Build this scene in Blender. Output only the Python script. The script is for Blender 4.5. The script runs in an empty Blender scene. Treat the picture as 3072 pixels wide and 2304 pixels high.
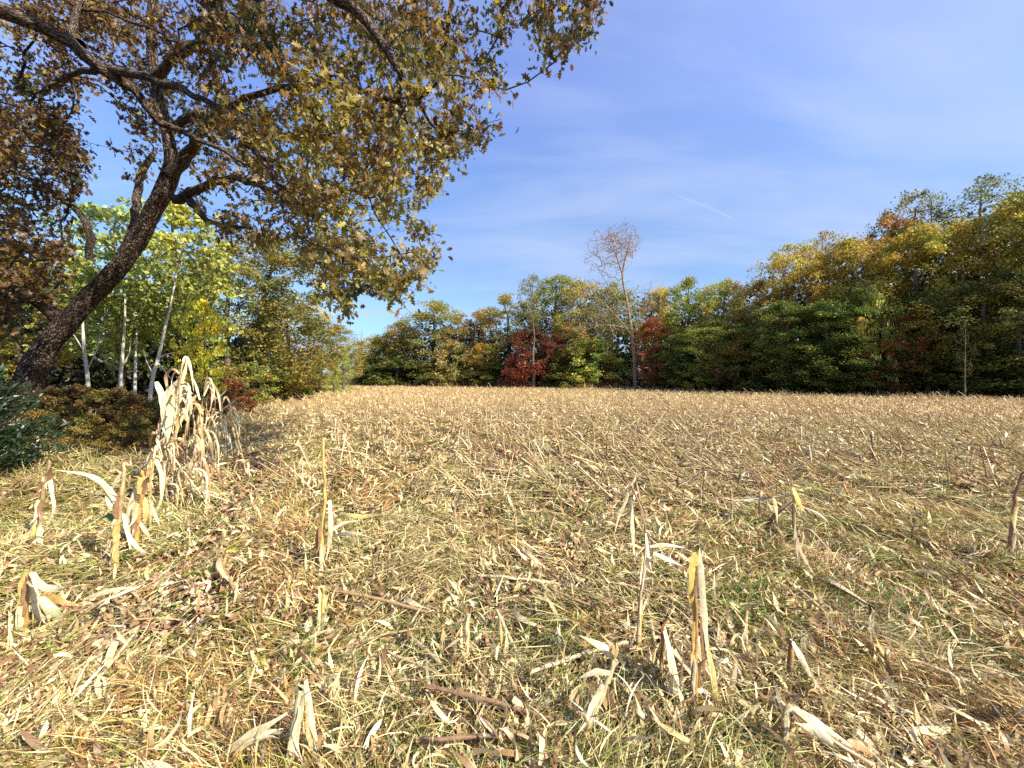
import bpy, math, random
import numpy as np
from mathutils import Vector, Matrix

SC = bpy.context.scene
COL = SC.collection
rng = np.random.default_rng(7)
random.seed(7)
PI = math.pi

# ------------------------------------------------------------------ camera
F = 1195.0                      # focal length in pixels of the 3072 px wide picture
CAM_H = 1.6
PITCH = math.atan(18 / F)
cd = bpy.data.cameras.new('camera'); cam = bpy.data.objects.new('camera', cd); COL.objects.link(cam)
cd.sensor_width = 36; cd.lens = 36 * F / 3072; cd.clip_start = 0.05; cd.clip_end = 30000
cam.location = (0, 0, CAM_H); cam.rotation_euler = (PI / 2 - PITCH, 0, 0)
SC.camera = cam

# ------------------------------------------------------------------ light
SUN_EL = math.radians(38)
SUN_TO = np.array([0.86, -0.51]); SUN_TO /= np.linalg.norm(SUN_TO)      # horizontal direction towards the sun
SUN_AZ = math.atan2(SUN_TO[0], SUN_TO[1])
ld = bpy.data.lights.new('sun', 'SUN'); ld.energy = 5.0; ld.angle = math.radians(0.55); ld.color = (1.0, 0.92, 0.76)
sun = bpy.data.objects.new('sun', ld); COL.objects.link(sun)
sdir = Vector((SUN_TO[0] * math.cos(SUN_EL), SUN_TO[1] * math.cos(SUN_EL), math.sin(SUN_EL)))
sun.rotation_euler = sdir.to_track_quat('Z', 'Y').to_euler(); sun.location = (30, -20, 40)

W = bpy.data.worlds.new('World'); SC.world = W; W.use_nodes = True
nt = W.node_tree; nt.nodes.clear()
def N(t, **k):
    n = nt.nodes.new(t)
    for a, b in k.items(): setattr(n, a, b)
    return n
sky = N('ShaderNodeTexSky', sky_type='NISHITA', sun_disc=False, sun_elevation=SUN_EL, sun_rotation=SUN_AZ,
        air_density=1.0, dust_density=0.6, ozone_density=4.0, altitude=200)
tc = N('ShaderNodeTexCoord'); sep = N('ShaderNodeSeparateXYZ'); nt.links.new(tc.outputs['Generated'], sep.inputs[0])
zz = N('ShaderNodeMath', operation='MAXIMUM'); nt.links.new(sep.outputs[2], zz.inputs[0]); zz.inputs[1].default_value = 0.03
zz2 = N('ShaderNodeMath', operation='ADD'); nt.links.new(zz.outputs[0], zz2.inputs[0]); zz2.inputs[1].default_value = 0.12
dx = N('ShaderNodeMath', operation='DIVIDE'); nt.links.new(sep.outputs[0], dx.inputs[0]); nt.links.new(zz2.outputs[0], dx.inputs[1])
dy = N('ShaderNodeMath', operation='DIVIDE'); nt.links.new(sep.outputs[1], dy.inputs[0]); nt.links.new(zz2.outputs[0], dy.inputs[1])
cmb = N('ShaderNodeCombineXYZ'); nt.links.new(dx.outputs[0], cmb.inputs[0]); nt.links.new(dy.outputs[0], cmb.inputs[1])
mp = N('ShaderNodeMapping'); mp.inputs['Rotation'].default_value = (0, 0, 0.5); mp.inputs['Scale'].default_value = (0.45, 1.5, 1)
nt.links.new(cmb.outputs[0], mp.inputs[0])
nz = N('ShaderNodeTexNoise'); nz.inputs['Scale'].default_value = 1.1; nz.inputs['Detail'].default_value = 8; nz.inputs['Roughness'].default_value = 0.55
nz.inputs['Distortion'].default_value = 0.6
nt.links.new(mp.outputs[0], nz.inputs['Vector'])
rp = N('ShaderNodeMapRange'); rp.inputs['From Min'].default_value = 0.42; rp.inputs['From Max'].default_value = 0.80
rp.inputs['To Min'].default_value = 0.0; rp.inputs['To Max'].default_value = 0.70; nt.links.new(nz.outputs['Fac'], rp.inputs['Value'])
veil = N('ShaderNodeMapRange'); veil.inputs['From Min'].default_value = -.35; veil.inputs['From Max'].default_value = .95; veil.inputs['To Min'].default_value = .0; veil.inputs['To Max'].default_value = .62
nt.links.new(sep.outputs[0], veil.inputs['Value'])
nz2 = N('ShaderNodeTexNoise'); nz2.inputs['Scale'].default_value = 2.6; nz2.inputs['Detail'].default_value = 6; nt.links.new(mp.outputs[0], nz2.inputs['Vector'])
vm = N('ShaderNodeMath', operation='MULTIPLY'); nt.links.new(veil.outputs[0], vm.inputs[0]); nt.links.new(nz2.outputs['Fac'], vm.inputs[1])
va = N('ShaderNodeMath', operation='ADD', use_clamp=True); nt.links.new(vm.outputs[0], va.inputs[0]); nt.links.new(rp.outputs[0], va.inputs[1])
mixc = N('ShaderNodeMix', data_type='RGBA'); nt.links.new(va.outputs[0], mixc.inputs['Factor'])
tint = N('ShaderNodeMix', data_type='RGBA', blend_type='MULTIPLY'); tint.inputs['Factor'].default_value = 1.0
nt.links.new(sky.outputs[0], tint.inputs['A']); tint.inputs['B'].default_value = (1.45, 1.22, 1.38, 1)
ramp = N('ShaderNodeValToRGB'); nt.links.new(sep.outputs[2], ramp.inputs[0])
for i_, (p_, c_) in enumerate([(0.0, (.36, .50, .55)), (.06, (.42, .58, .62)), (.16, (.56, .73, .66)), (.28, (.60, .77, .75)), (.42, (.72, .91, .93)), (.58, (.98, 1.06, 1.15))]):
    e_ = ramp.color_ramp.elements[i_] if i_ < 2 else ramp.color_ramp.elements.new(p_)
    e_.position = p_; e_.color = (*c_, 1)
hz = N('ShaderNodeMix', data_type='RGBA', blend_type='MULTIPLY'); hz.inputs['Factor'].default_value = 1.0
nt.links.new(tint.outputs['Result'], hz.inputs['A']); nt.links.new(ramp.outputs[0], hz.inputs['B'])
nt.links.new(hz.outputs['Result'], mixc.inputs['A']); mixc.inputs['B'].default_value = (3.0, 3.5, 4.9, 1)
bg = N('ShaderNodeBackground'); bg.inputs['Strength'].default_value = 0.108
out = N('ShaderNodeOutputWorld')
nt.links.new(mixc.outputs['Result'], bg.inputs['Color']); nt.links.new(bg.outputs[0], out.inputs[0])

SC.view_settings.view_transform = 'Standard'; SC.view_settings.look = 'None'
SC.view_settings.gamma = 1; SC.view_settings.use_curve_mapping = False
SC.view_settings.exposure = 0.97
try:
    SC.cycles.max_bounces = 6; SC.cycles.diffuse_bounces = 3; SC.cycles.transmission_bounces = 3; SC.cycles.transparent_max_bounces = 6
    SC.cycles.use_denoising = False
except Exception: pass

# ------------------------------------------------------------------ helpers
def at(px, py, D):
    """world point seen at pixel (of the 3072x2304 picture), D metres along the view axis"""
    u = (px - 1536) / F; v = (1152 - py) / F
    f = np.array([0, math.cos(PITCH), -math.sin(PITCH)]); up = np.array([0, math.sin(PITCH), math.cos(PITCH)])
    return np.array([0, 0, CAM_H]) + D * (f + u * np.array([1.0, 0, 0]) + v * up)
def proj(P):
    q = P - np.array([0, 0, CAM_H]); c, s = math.cos(PITCH), math.sin(PITCH)
    d = q[..., 1] * c - q[..., 2] * s; v = q[..., 1] * s + q[..., 2] * c
    return 1536 + F * q[..., 0] / d, 1152 - F * v / d, d
def hgt(x, y):
    x = np.asarray(x, float); y = np.asarray(y, float)
    near = np.exp(-((x * x + y * y) / 900.0))
    a = 0.030 * np.sin(x * 1.9 + 0.7 * np.sin(y * 1.3)) + 0.025 * np.sin(y * 2.3 + 1.1 * np.sin(x * 0.9 + 1))
    b = 0.014 * np.sin(x * 7.1 + y * 3.3) + 0.012 * np.sin(y * 8.7 - x * 4.1 + 2)
    r = 0.022 * np.cos(2 * PI * (x + 0.52 * y + 1.75) / 0.86)          # old crop rows
    return (a + b + r) * near - 0.01
def ground(px, py):
    g = (py - 1134) / F
    D = CAM_H / g
    p = at(px, py, D); p[2] = float(hgt(p[0], p[1])); return p
def vnoise(P, s, seed=0):
    """cheap smooth noise, 0..1"""
    P = np.asarray(P, float) / s
    r = np.random.default_rng(seed); o = 0
    for k in range(5):
        w = r.normal(size=P.shape[-1]) * (1 + 0.5 * k); ph = r.uniform(0, 6.28)
        w2 = r.normal(size=P.shape[-1]) * (1.2 + 0.5 * k)
        o = o + np.sin(P @ w + ph + 1.3 * np.sin(P @ w2 + ph * 2))
    return 0.5 + 0.5 * np.tanh(o * 0.55)
def unit(v): return v / (np.linalg.norm(v, axis=-1, keepdims=True) + 1e-9)

def mesh_np(name, V, faces, cols=None, mat=None, smooth=False, tub=None):
    me = bpy.data.meshes.new(name)
    V = np.asarray(V, np.float32)
    if not isinstance(faces, list): faces = [faces]
    faces = [np.asarray(f, np.int32) for f in faces if len(f)]
    li = np.concatenate([f.ravel() for f in faces]); tot = np.concatenate([np.full(len(f), f.shape[1], np.int32) for f in faces])
    st = np.concatenate([[0], np.cumsum(tot)[:-1]]).astype(np.int32)
    me.vertices.add(len(V)); me.vertices.foreach_set('co', V.ravel())
    me.loops.add(len(li)); me.loops.foreach_set('vertex_index', li)
    me.polygons.add(len(tot)); me.polygons.foreach_set('loop_start', st); me.polygons.foreach_set('loop_total', tot)
    if smooth: me.polygons.foreach_set('use_smooth', np.ones(len(tot), bool))
    me.update(calc_edges=True)
    if cols is not None:
        a = me.attributes.new('Col', 'FLOAT_COLOR', 'POINT'); c = np.ones((len(V), 4), np.float32); c[:, :3] = cols
        a.data.foreach_set('color', c.ravel())
    if tub is not None:
        a = me.attributes.new('tub', 'FLOAT_VECTOR', 'POINT'); a.data.foreach_set('vector', np.asarray(tub, np.float32).ravel())
    if mat: me.materials.append(mat)
    return me
def link(name, me, parent=None, color=None, label=None, kind=None, cat=None, group=None):
    o = bpy.data.objects.new(name, me); COL.objects.link(o)
    if parent is not None: o.parent = parent
    if color is not None: o.color = (*color[:3], 1)
    if label: o['label'] = label
    if kind: o['kind'] = kind
    if cat: o['category'] = cat
    if group: o['group'] = group
    return o
def thing(name, label, cat, loc=(0, 0, 0), group=None, rz=0.0):
    o = link(name, None, None, None, label, None, cat, group)
    o.location = Vector([float(v) for v in loc]); o.rotation_euler = (0, 0, rz); o.empty_display_size = 0.1
    return o

def tube(P, R, sides=8, rough=0.0, seed=0, cap=True):
    """tapered tube along P -> verts, quads, tub coords"""
    P = np.asarray(P, float); R = np.asarray(R, float); n = len(P)
    T = unit(np.gradient(P, axis=0)); ref = np.array([0.31, 0.93, 0.2]) if abs(T[0] @ np.array([0.31, 0.93, 0.2])) < 0.9 else np.array([1.0, 0, 0])
    A = np.zeros((n, 3)); a = unit(np.cross(T[0], ref))
    for i in range(n):
        a = a - T[i] * (a @ T[i]); a = a / (np.linalg.norm(a) + 1e-9); A[i] = a
    B = np.cross(T, A); th = np.linspace(0, 2 * PI, sides, endpoint=False)
    L = np.concatenate([[0], np.cumsum(np.linalg.norm(np.diff(P, axis=0), axis=1))])
    rr = R[:, None] * np.ones((1, sides))
    if rough > 0:
        q = np.stack([np.cos(th)[None] * R[:, None] * 6, np.sin(th)[None] * R[:, None] * 6, np.repeat(L[:, None] * 1.4, sides, 1)], -1)
        rr = rr * (1 + rough * (vnoise(q, 0.8, seed) - 0.5) * 2 + rough * 0.6 * (vnoise(q, 0.3, seed + 1) - 0.5) * 2)
    V = P[:, None] + rr[..., None] * (np.cos(th)[None, :, None] * A[:, None] + np.sin(th)[None, :, None] * B[:, None])
    tub = np.stack([np.cos(th)[None] * R[:, None], np.sin(th)[None] * R[:, None], np.repeat(L[:, None], sides, 1)], -1)
    i = np.arange(n - 1)[:, None] * sides; j = np.arange(sides)[None]; k = (j + 1) % sides
    Q = np.stack([i + j, i + k, i + sides + k, i + sides + j], -1).reshape(-1, 4)
    V = V.reshape(-1, 3); tub = tub.reshape(-1, 3)
    return V, Q, tub
class Acc:
    """collects same-kind pieces into one mesh"""
    def __init__(s): s.V = []; s.F = {}; s.C = []; s.T = []; s.n = 0
    def add(s, V, Fq, C=None, T=None):
        V = np.asarray(V); s.V.append(V); s.F.setdefault(Fq.shape[1], []).append(Fq + s.n)
        s.C.append(np.broadcast_to(np.asarray(C if C is not None else (1, 1, 1), float), (len(V), 3)))
        s.T.append(T if T is not None else V); s.n += len(V)
    def mesh(s, name, mat, smooth=False):
        return mesh_np(name, np.concatenate(s.V), [np.concatenate(f) for f in s.F.values()], np.concatenate(s.C), mat, smooth, np.concatenate(s.T))

def resample(P, R, step):
    P = np.asarray(P, float); R = np.asarray(R, float)
    # Catmull-Rom through P
    Q = [P[0]]; q = [R[0]]
    for i in range(len(P) - 1):
        p0 = P[max(i - 1, 0)]; p1 = P[i]; p2 = P[i + 1]; p3 = P[min(i + 2, len(P) - 1)]
        k = max(1, int(np.linalg.norm(p2 - p1) / step))
        for t in np.linspace(0, 1, k + 1)[1:]:
            Q.append(0.5 * ((2 * p1) + (-p0 + p2) * t + (2 * p0 - 5 * p1 + 4 * p2 - p3) * t * t + (-p0 + 3 * p1 - 3 * p2 + p3) * t ** 3))
            q.append(R[i] * (1 - t) + R[i + 1] * t)
    return np.array(Q), np.array(q)

# ------------------------------------------------------------------ materials
def mat_new(name):
    m = bpy.data.materials.new(name); m.use_nodes = True; t = m.node_tree; t.nodes.clear(); return m, t
def colour_base(t, attr=True):
    oi = t.nodes.new('ShaderNodeObjectInfo')
    if not attr: return oi.outputs['Color']
    at_ = t.nodes.new('ShaderNodeAttribute'); at_.attribute_name = 'Col'
    mx = t.nodes.new('ShaderNodeMix'); mx.data_type = 'RGBA'; mx.blend_type = 'MULTIPLY'; mx.inputs['Factor'].default_value = 1
    t.links.new(at_.outputs['Color'], mx.inputs['A']); t.links.new(oi.outputs['Color'], mx.inputs['B'])
    return mx.outputs['Result']
def leaf_mat(name, trans=0.35, gloss=0.06, rough=0.45, mottled=0.0, mscale=60):
    m, t = mat_new(name); c = colour_base(t)
    if mottled > 0:
        tcn = t.nodes.new('ShaderNodeTexCoord'); n = t.nodes.new('ShaderNodeTexNoise'); n.inputs['Distortion'].default_value = .8; n.inputs['Scale'].default_value = mscale; n.inputs['Detail'].default_value = 3
        t.links.new(tcn.outputs['Object'], n.inputs['Vector'])
        mr = t.nodes.new('ShaderNodeMapRange'); mr.inputs['From Min'].default_value = .3; mr.inputs['From Max'].default_value = .7
        mr.inputs['To Min'].default_value = 1 - mottled; mr.inputs['To Max'].default_value = 1 + mottled * 0.4
        t.links.new(n.outputs['Fac'], mr.inputs['Value'])
        mx = t.nodes.new('ShaderNodeMix'); mx.data_type = 'RGBA'; mx.blend_type = 'MULTIPLY'; mx.inputs['Factor'].default_value = 1
        t.links.new(c, mx.inputs['A']); t.links.new(mr.outputs[0], mx.inputs['B']); c = mx.outputs['Result']
    d = t.nodes.new('ShaderNodeBsdfDiffuse'); tr = t.nodes.new('ShaderNodeBsdfTranslucent'); g = t.nodes.new('ShaderNodeBsdfGlossy')
    g.inputs['Roughness'].default_value = rough
    t.links.new(c, d.inputs['Color']); t.links.new(c, tr.inputs['Color'])
    m1 = t.nodes.new('ShaderNodeMixShader'); m1.inputs[0].default_value = trans
    t.links.new(d.outputs[0], m1.inputs[1]); t.links.new(tr.outputs[0], m1.inputs[2])
    m2 = t.nodes.new('ShaderNodeMixShader'); m2.inputs[0].default_value = gloss
    t.links.new(m1.outputs[0], m2.inputs[1]); t.links.new(g.outputs[0], m2.inputs[2])
    o = t.nodes.new('ShaderNodeOutputMaterial'); t.links.new(m2.outputs[0], o.inputs[0]); return m
def bark_mat(name, c1, c2, scale=9, bump=0.6, stretch=0.16, obj=False):
    m, t = mat_new(name)
    a = t.nodes.new('ShaderNodeAttribute'); a.attribute_name = 'tub'
    mp = t.nodes.new('ShaderNodeMapping'); mp.inputs['Scale'].default_value = (1, 1, stretch); t.links.new(a.outputs['Vector'], mp.inputs[0])
    n = t.nodes.new('ShaderNodeTexNoise'); n.inputs['Scale'].default_value = scale; n.inputs['Detail'].default_value = 7; n.inputs['Roughness'].default_value = .65
    v = t.nodes.new('ShaderNodeTexVoronoi'); v.feature = 'DISTANCE_TO_EDGE'; v.inputs['Scale'].default_value = scale * 1.7
    n0 = t.nodes.new('ShaderNodeTexNoise'); n0.inputs['Scale'].default_value = scale * 0.6
    t.links.new(mp.outputs[0], n.inputs['Vector']); t.links.new(mp.outputs[0], n0.inputs['Vector'])
    ad = t.nodes.new('ShaderNodeVectorMath'); ad.operation = 'MULTIPLY_ADD'; ad.inputs[1].default_value = (.18, .18, .18)
    t.links.new(n0.outputs['Color'], ad.inputs[0]); t.links.new(mp.outputs[0], ad.inputs[2]); t.links.new(ad.outputs[0], v.inputs['Vector'])
    mr = t.nodes.new('ShaderNodeMapRange'); mr.inputs['From Max'].default_value = .28; t.links.new(v.outputs['Distance'], mr.inputs['Value'])
    mu = t.nodes.new('ShaderNodeMath'); mu.operation = 'MULTIPLY'; t.links.new(mr.outputs[0], mu.inputs[0]); t.links.new(n.outputs['Fac'], mu.inputs[1])
    cr = t.nodes.new('ShaderNodeValToRGB'); cr.color_ramp.elements[0].color = (*c1, 1); cr.color_ramp.elements[1].color = (*c2, 1)
    cr.color_ramp.elements[0].position = .08; cr.color_ramp.elements[1].position = .62
    t.links.new(mu.outputs[0], cr.inputs[0])
    b = t.nodes.new('ShaderNodeBsdfPrincipled'); b.inputs['Roughness'].default_value = .9; b.inputs['Specular IOR Level'].default_value = .15
    if obj:
        oi = t.nodes.new('ShaderNodeObjectInfo'); mx = t.nodes.new('ShaderNodeMix'); mx.data_type = 'RGBA'; mx.blend_type = 'MULTIPLY'; mx.inputs['Factor'].default_value = 1
        t.links.new(cr.outputs[0], mx.inputs['A']); t.links.new(oi.outputs['Color'], mx.inputs['B']); t.links.new(mx.outputs['Result'], b.inputs['Base Color'])
    else: t.links.new(cr.outputs[0], b.inputs['Base Color'])
    bp = t.nodes.new('ShaderNodeBump'); bp.inputs['Strength'].default_value = bump; bp.inputs['Distance'].default_value = .04
    t.links.new(mu.outputs[0], bp.inputs['Height']); t.links.new(bp.outputs[0], b.inputs['Normal'])
    o = t.nodes.new('ShaderNodeOutputMaterial'); t.links.new(b.outputs[0], o.inputs[0]); return m
M_OAKLEAF = leaf_mat('oak_leaf', .40, .03, .45)
M_LEAF = leaf_mat('tree_leaf', .36, .03, .5)
M_STRAW = leaf_mat('dry_straw', .18, .05, .5)
M_CORN = leaf_mat('dry_corn', .18, .06, .45, .35, 45)
M_GREEN = leaf_mat('green_blade', .35, .05, .4)
M_BARK = bark_mat('oak_bark', (.02, .012, .009), (.30, .22, .16), 13, 1.0, .30)
M_LIMB = bark_mat('limb_bark', (.02, .013, .009), (.30, .22, .16), 20, .8, .35)
M_TRUNK = bark_mat('grey_bark', (.07, .055, .04), (.34, .29, .23), 12, .5, .25, True)
M_PALE = bark_mat('pale_bark', (.62, .58, .46), (.82, .78, .66), 8, .2, 1.2)

def ground_mat():
    m, t = mat_new('field_soil'); c = colour_base(t)
    g = t.nodes.new('ShaderNodeNewGeometry')
    n1 = t.nodes.new('ShaderNodeTexNoise'); n1.inputs['Scale'].default_value = 18; n1.inputs['Detail'].default_value = 9; n1.inputs['Roughness'].default_value = .7
    n2 = t.nodes.new('ShaderNodeTexNoise'); n2.inputs['Scale'].default_value = .6; n2.inputs['Detail'].default_value = 4
    v = t.nodes.new('ShaderNodeTexVoronoi'); v.feature = 'DISTANCE_TO_EDGE'; v.inputs['Scale'].default_value = 7
    for n in (n1, n2, v): t.links.new(g.outputs['Position'], n.inputs['Vector'])
    mr = t.nodes.new('ShaderNodeMapRange'); mr.inputs['From Min'].default_value = .3; mr.inputs['From Max'].default_value = .7; mr.inputs['To Min'].default_value = .45; mr.inputs['To Max'].default_value = 1.35
    t.links.new(n1.outputs['Fac'], mr.inputs['Value'])
    mr2 = t.nodes.new('ShaderNodeMapRange'); mr2.inputs['From Min'].default_value = .3; mr2.inputs['From Max'].default_value = .7; mr2.inputs['To Min'].default_value = .75; mr2.inputs['To Max'].default_value = 1.2
    t.links.new(n2.outputs['Fac'], mr2.inputs['Value'])
    mu = t.nodes.new('ShaderNodeMath'); mu.operation = 'MULTIPLY'; t.links.new(mr.outputs[0], mu.inputs[0]); t.links.new(mr2.outputs[0], mu.inputs[1])
    ck = t.nodes.new('ShaderNodeMapRange'); ck.inputs['From Max'].default_value = .03; ck.inputs['To Min'].default_value = .35; t.links.new(v.outputs['Distance'], ck.inputs['Value'])
    mu2 = t.nodes.new('ShaderNodeMath'); mu2.operation = 'MULTIPLY'; t.links.new(mu.outputs[0], mu2.inputs[0]); t.links.new(ck.outputs[0], mu2.inputs[1])
    mx = t.nodes.new('ShaderNodeMix'); mx.data_type = 'RGBA'; mx.blend_type = 'MULTIPLY'; mx.inputs['Factor'].default_value = 1
    t.links.new(c, mx.inputs['A']); t.links.new(mu2.outputs[0], mx.inputs['B'])
    b = t.nodes.new('ShaderNodeBsdfPrincipled'); b.inputs['Roughness'].default_value = 1; b.inputs['Specular IOR Level'].default_value = .05
    t.links.new(mx.outputs['Result'], b.inputs['Base Color'])
    bp = t.nodes.new('ShaderNodeBump'); bp.inputs['Strength'].default_value = .8; bp.inputs['Distance'].default_value = .03
    t.links.new(mu2.outputs[0], bp.inputs['Height']); t.links.new(bp.outputs[0], b.inputs['Normal'])
    o = t.nodes.new('ShaderNodeOutputMaterial'); t.links.new(b.outputs[0], o.inputs[0]); return m

# field outline (world x,y): left edge follows the crop rows, right/far edge follows the wood
EDGE = [(-35, 82), (-16, 71), (-2, 66), (12.8, 58), (21, 46), (27, 38.5), (38.6, 29.5), (52, 18), (75, -2)]
def edge_depth(px):
    return float(np.interp(px, [1040, 1250, 1500, 1800, 2000, 2200, 2400, 2700, 3072, 3600], [79, 72, 66, 58, 51, 43.5, 38.5, 34, 30, 24]))
def left_edge_x(y): return -2.9 - 0.50 * y
def in_field(x, y):
    """1 inside the harvested field, fading to 0 outside"""
    ex = np.array([e[0] for e in EDGE]); ey = np.array([e[1] for e in EDGE])
    far = np.interp(x, ex, ey)
    a = np.clip((far - y) / 2 + 0.5, 0, 1); b = np.clip((x - left_edge_x(y)) / 1.6 + 0.5, 0, 1)
    return a * b

# ------------------------------------------------------------------ ground sheet
def build_ground():
    g = np.concatenate([-np.geomspace(6000, 14, 26), np.arange(-13.8, 13.9, 0.14), np.geomspace(14, 6000, 26)])
    gy = np.concatenate([-np.geomspace(6000, 3, 18), np.arange(-2.8, 14, 0.14), np.geomspace(14.1, 6000, 60)])
    X, Y = np.meshgrid(g, gy); Z = hgt(X, Y)
    V = np.stack([X, Y, Z], -1).reshape(-1, 3); nx = len(g); ny = len(gy)
    i = (np.arange(ny - 1)[:, None] * nx + np.arange(nx - 1)[None]).ravel()
    Q = np.stack([i, i + 1, i + nx + 1, i + nx], -1)
    f = in_field(V[:, 0], V[:, 1])[:, None]
    d = np.hypot(V[:, 0], V[:, 1])[:, None]
    soil = np.array([.10, .062, .036]); straw = np.array([.56, .42, .19]); wood = np.array([.07, .05, .025])
    k = np.clip((d - 6) / 25, 0, 1)
    c = (soil * (1 - k) + straw * k) * f + wood * (1 - f)
    me = mesh_np('ground', V, Q, c, ground_mat(), True)
    link('ground', me, kind='structure')
build_ground()

# ------------------------------------------------------------------ tree growth
def grow(nodes, rads, A, rnd, step=0.3, lift=0.12, tip=0.005, wob=0.12, power=2.3):
    """connects every attractor to the nearest node of the growing skeleton; returns paths [(points, radii)], tip paths"""
    n0 = len(nodes); cap = n0 + int(sum(1 for _ in A) * 14) + 4000
    X = np.zeros((cap, 3)); X[:n0] = nodes; par = np.full(cap, -1); n = n0
    d0 = np.min(np.linalg.norm(A[:, None] - nodes[None, ::2], axis=2), axis=1) if len(A) < 2500 else np.array([np.min(np.linalg.norm(nodes[::2] - a, axis=1)) for a in A])
    paths = []
    for i in np.argsort(d0 + rnd.normal(size=len(A)) * 0.15):
        P = A[i]; dd = X[:n] - P; dist = np.sqrt(np.einsum('ij,ij->i', dd, dd))
        j = int(np.argmin(dist + np.where(X[:n, 2] > P[2] + 0.5, 0.3, 0.0))); L = dist[j]
        if L < 0.08: continue
        k = max(2, min(12, int(L / step)))
        c = (X[j] + P) / 2 + np.array([0, 0, L * lift]) + rnd.normal(size=3) * L * wob
        t = np.linspace(0, 1, k + 1)[1:, None]
        pts = X[j] * (1 - t) ** 2 + 2 * c * t * (1 - t) + P * t * t
        if k > 2: pts[:-1] += rnd.normal(size=(k - 1, 3)) * 0.03 * min(1, L)
        if n + k >= cap: break
        X[n:n + k] = pts; par[n] = j; par[n + 1:n + k] = np.arange(n, n + k - 1); paths.append((j, n, n + k)); n += k
    cnt = np.zeros(n)
    for (j, a, b) in paths: cnt[b - 1] += 1
    for i in range(n - 1, n0 - 1, -1):
        if par[i] >= 0: cnt[par[i]] += cnt[i]
    R = np.zeros(n); R[:n0] = rads; R[n0:] = tip * np.maximum(cnt[n0:], 1) ** (1 / power)
    outp = []
    for (j, a, b) in paths:
        r = R[a:b]; rj = min(R[j], r[0] * 1.25)
        outp.append((np.vstack([X[j][None], X[a:b]]), np.concatenate([[rj], r])))
    return outp

# lobed oak leaf outline (x along the leaf, y across), plus centre fan
_ol = np.array([(0, 0), (.12, .05), (.20, .22), (.34, .10), (.46, .36), (.56, .13), (.72, .30), (.78, .10), (1.0, .03),
                (.80, -.09), (.74, -.28), (.58, -.12), (.44, -.35), (.35, -.09), (.18, -.20), (.11, -.04)])
OLV = np.vstack([[(.45, 0)], _ol]); _k = len(_ol)
OLF = np.array([(0, 1 + i, 1 + (i + 1) % _k) for i in range(_k)])
OLZ = -0.25 * (OLV[:, 0] - .4) ** 2 + 0.35 * np.abs(OLV[:, 1]) ** 1.3
def lobed(C, a, b, S):
    """vectorised lobed leaves: base C, axis a, side b, size S"""
    nrm = np.cross(a, b)
    V = C[:, None] + S[:, None, None] * (OLV[None, :, 0, None] * a[:, None] + OLV[None, :, 1, None] * b[:, None] + OLZ[None, :, None] * nrm[:, None])
    Fc = OLF[None] + (np.arange(len(C)) * len(OLV))[:, None, None]
    return V.reshape(-1, 3), Fc.reshape(-1, 3)
def kites(C, a, b, S, wid=.36, fold=.12):
    nrm = np.cross(a, b); S = S[:, None]
    v = np.stack([C - a * S * .5, C + b * S * wid + nrm * S * fold, C + a * S * .5 - nrm * S * fold * .6, C - b * S * wid + nrm * S * fold], 1)
    i = np.arange(len(C)) * 4
    return v.reshape(-1, 3), np.stack([i, i + 1, i + 2, i + 3], 1)
def rand_frame(n, rnd, down=0.0):
    a = rnd.normal(size=(n, 3)); a[:, 2] -= down; a = unit(a)
    b = unit(np.cross(a, rnd.normal(size=(n, 3)))); return a, b

def inside(poly, x, y):
    poly = np.asarray(poly, float); r = np.zeros(len(x), bool); j = len(poly) - 1
    for i in range(len(poly)):
        xi, yi = poly[i]; xj, yj = poly[j]
        c = ((yi > y) != (yj > y)) & (x < (xj - xi) * (y - yi) / (yj - yi + 1e-12) + xi); r ^= c; j = i
    return r

# ------------------------------------------------------------------ the two big oaks at the left
S22 = 3072 / 2212
CROWN = [(-350, -600), (1150, -600), (1300, -120), (1312, 40), (1262, 70), (1228, 135), (1190, 143), (1172, 95), (1125, 75), (1085, 70), (1085, 110),
         (1100, 205), (1078, 285), (1035, 318), (985, 340), (965, 345), (972, 402), (925, 425), (940, 480), (957, 560), (925, 618), (870, 650), (832, 655),
         (805, 622), (775, 620), (765, 685), (735, 665), (700, 640), (660, 575), (610, 520), (560, 545), (480, 505), (430, 470), (385, 425),
         (300, 380), (255, 400), (262, 340), (270, 270), (240, 190), (180, 180), (150, 260), (190, 330), (190, 410), (155, 440), (165, 520), (140, 640), (60, 655), (0, 760), (-350, 800)]
GAPS = [[(250, 380), (300, 360), (330, 420), (330, 470), (240, 500)], [(700, 60), (760, 40), (790, 90), (740, 120)], [(880, 330), (915, 330), (910, 390), (880, 380)],
        [(500, 130), (560, 130), (580, 190), (520, 200)], [(560, 380), (600, 390), (600, 450), (560, 440)], [(430, 390), (500, 400), (500, 440), (440, 450)]]
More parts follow.
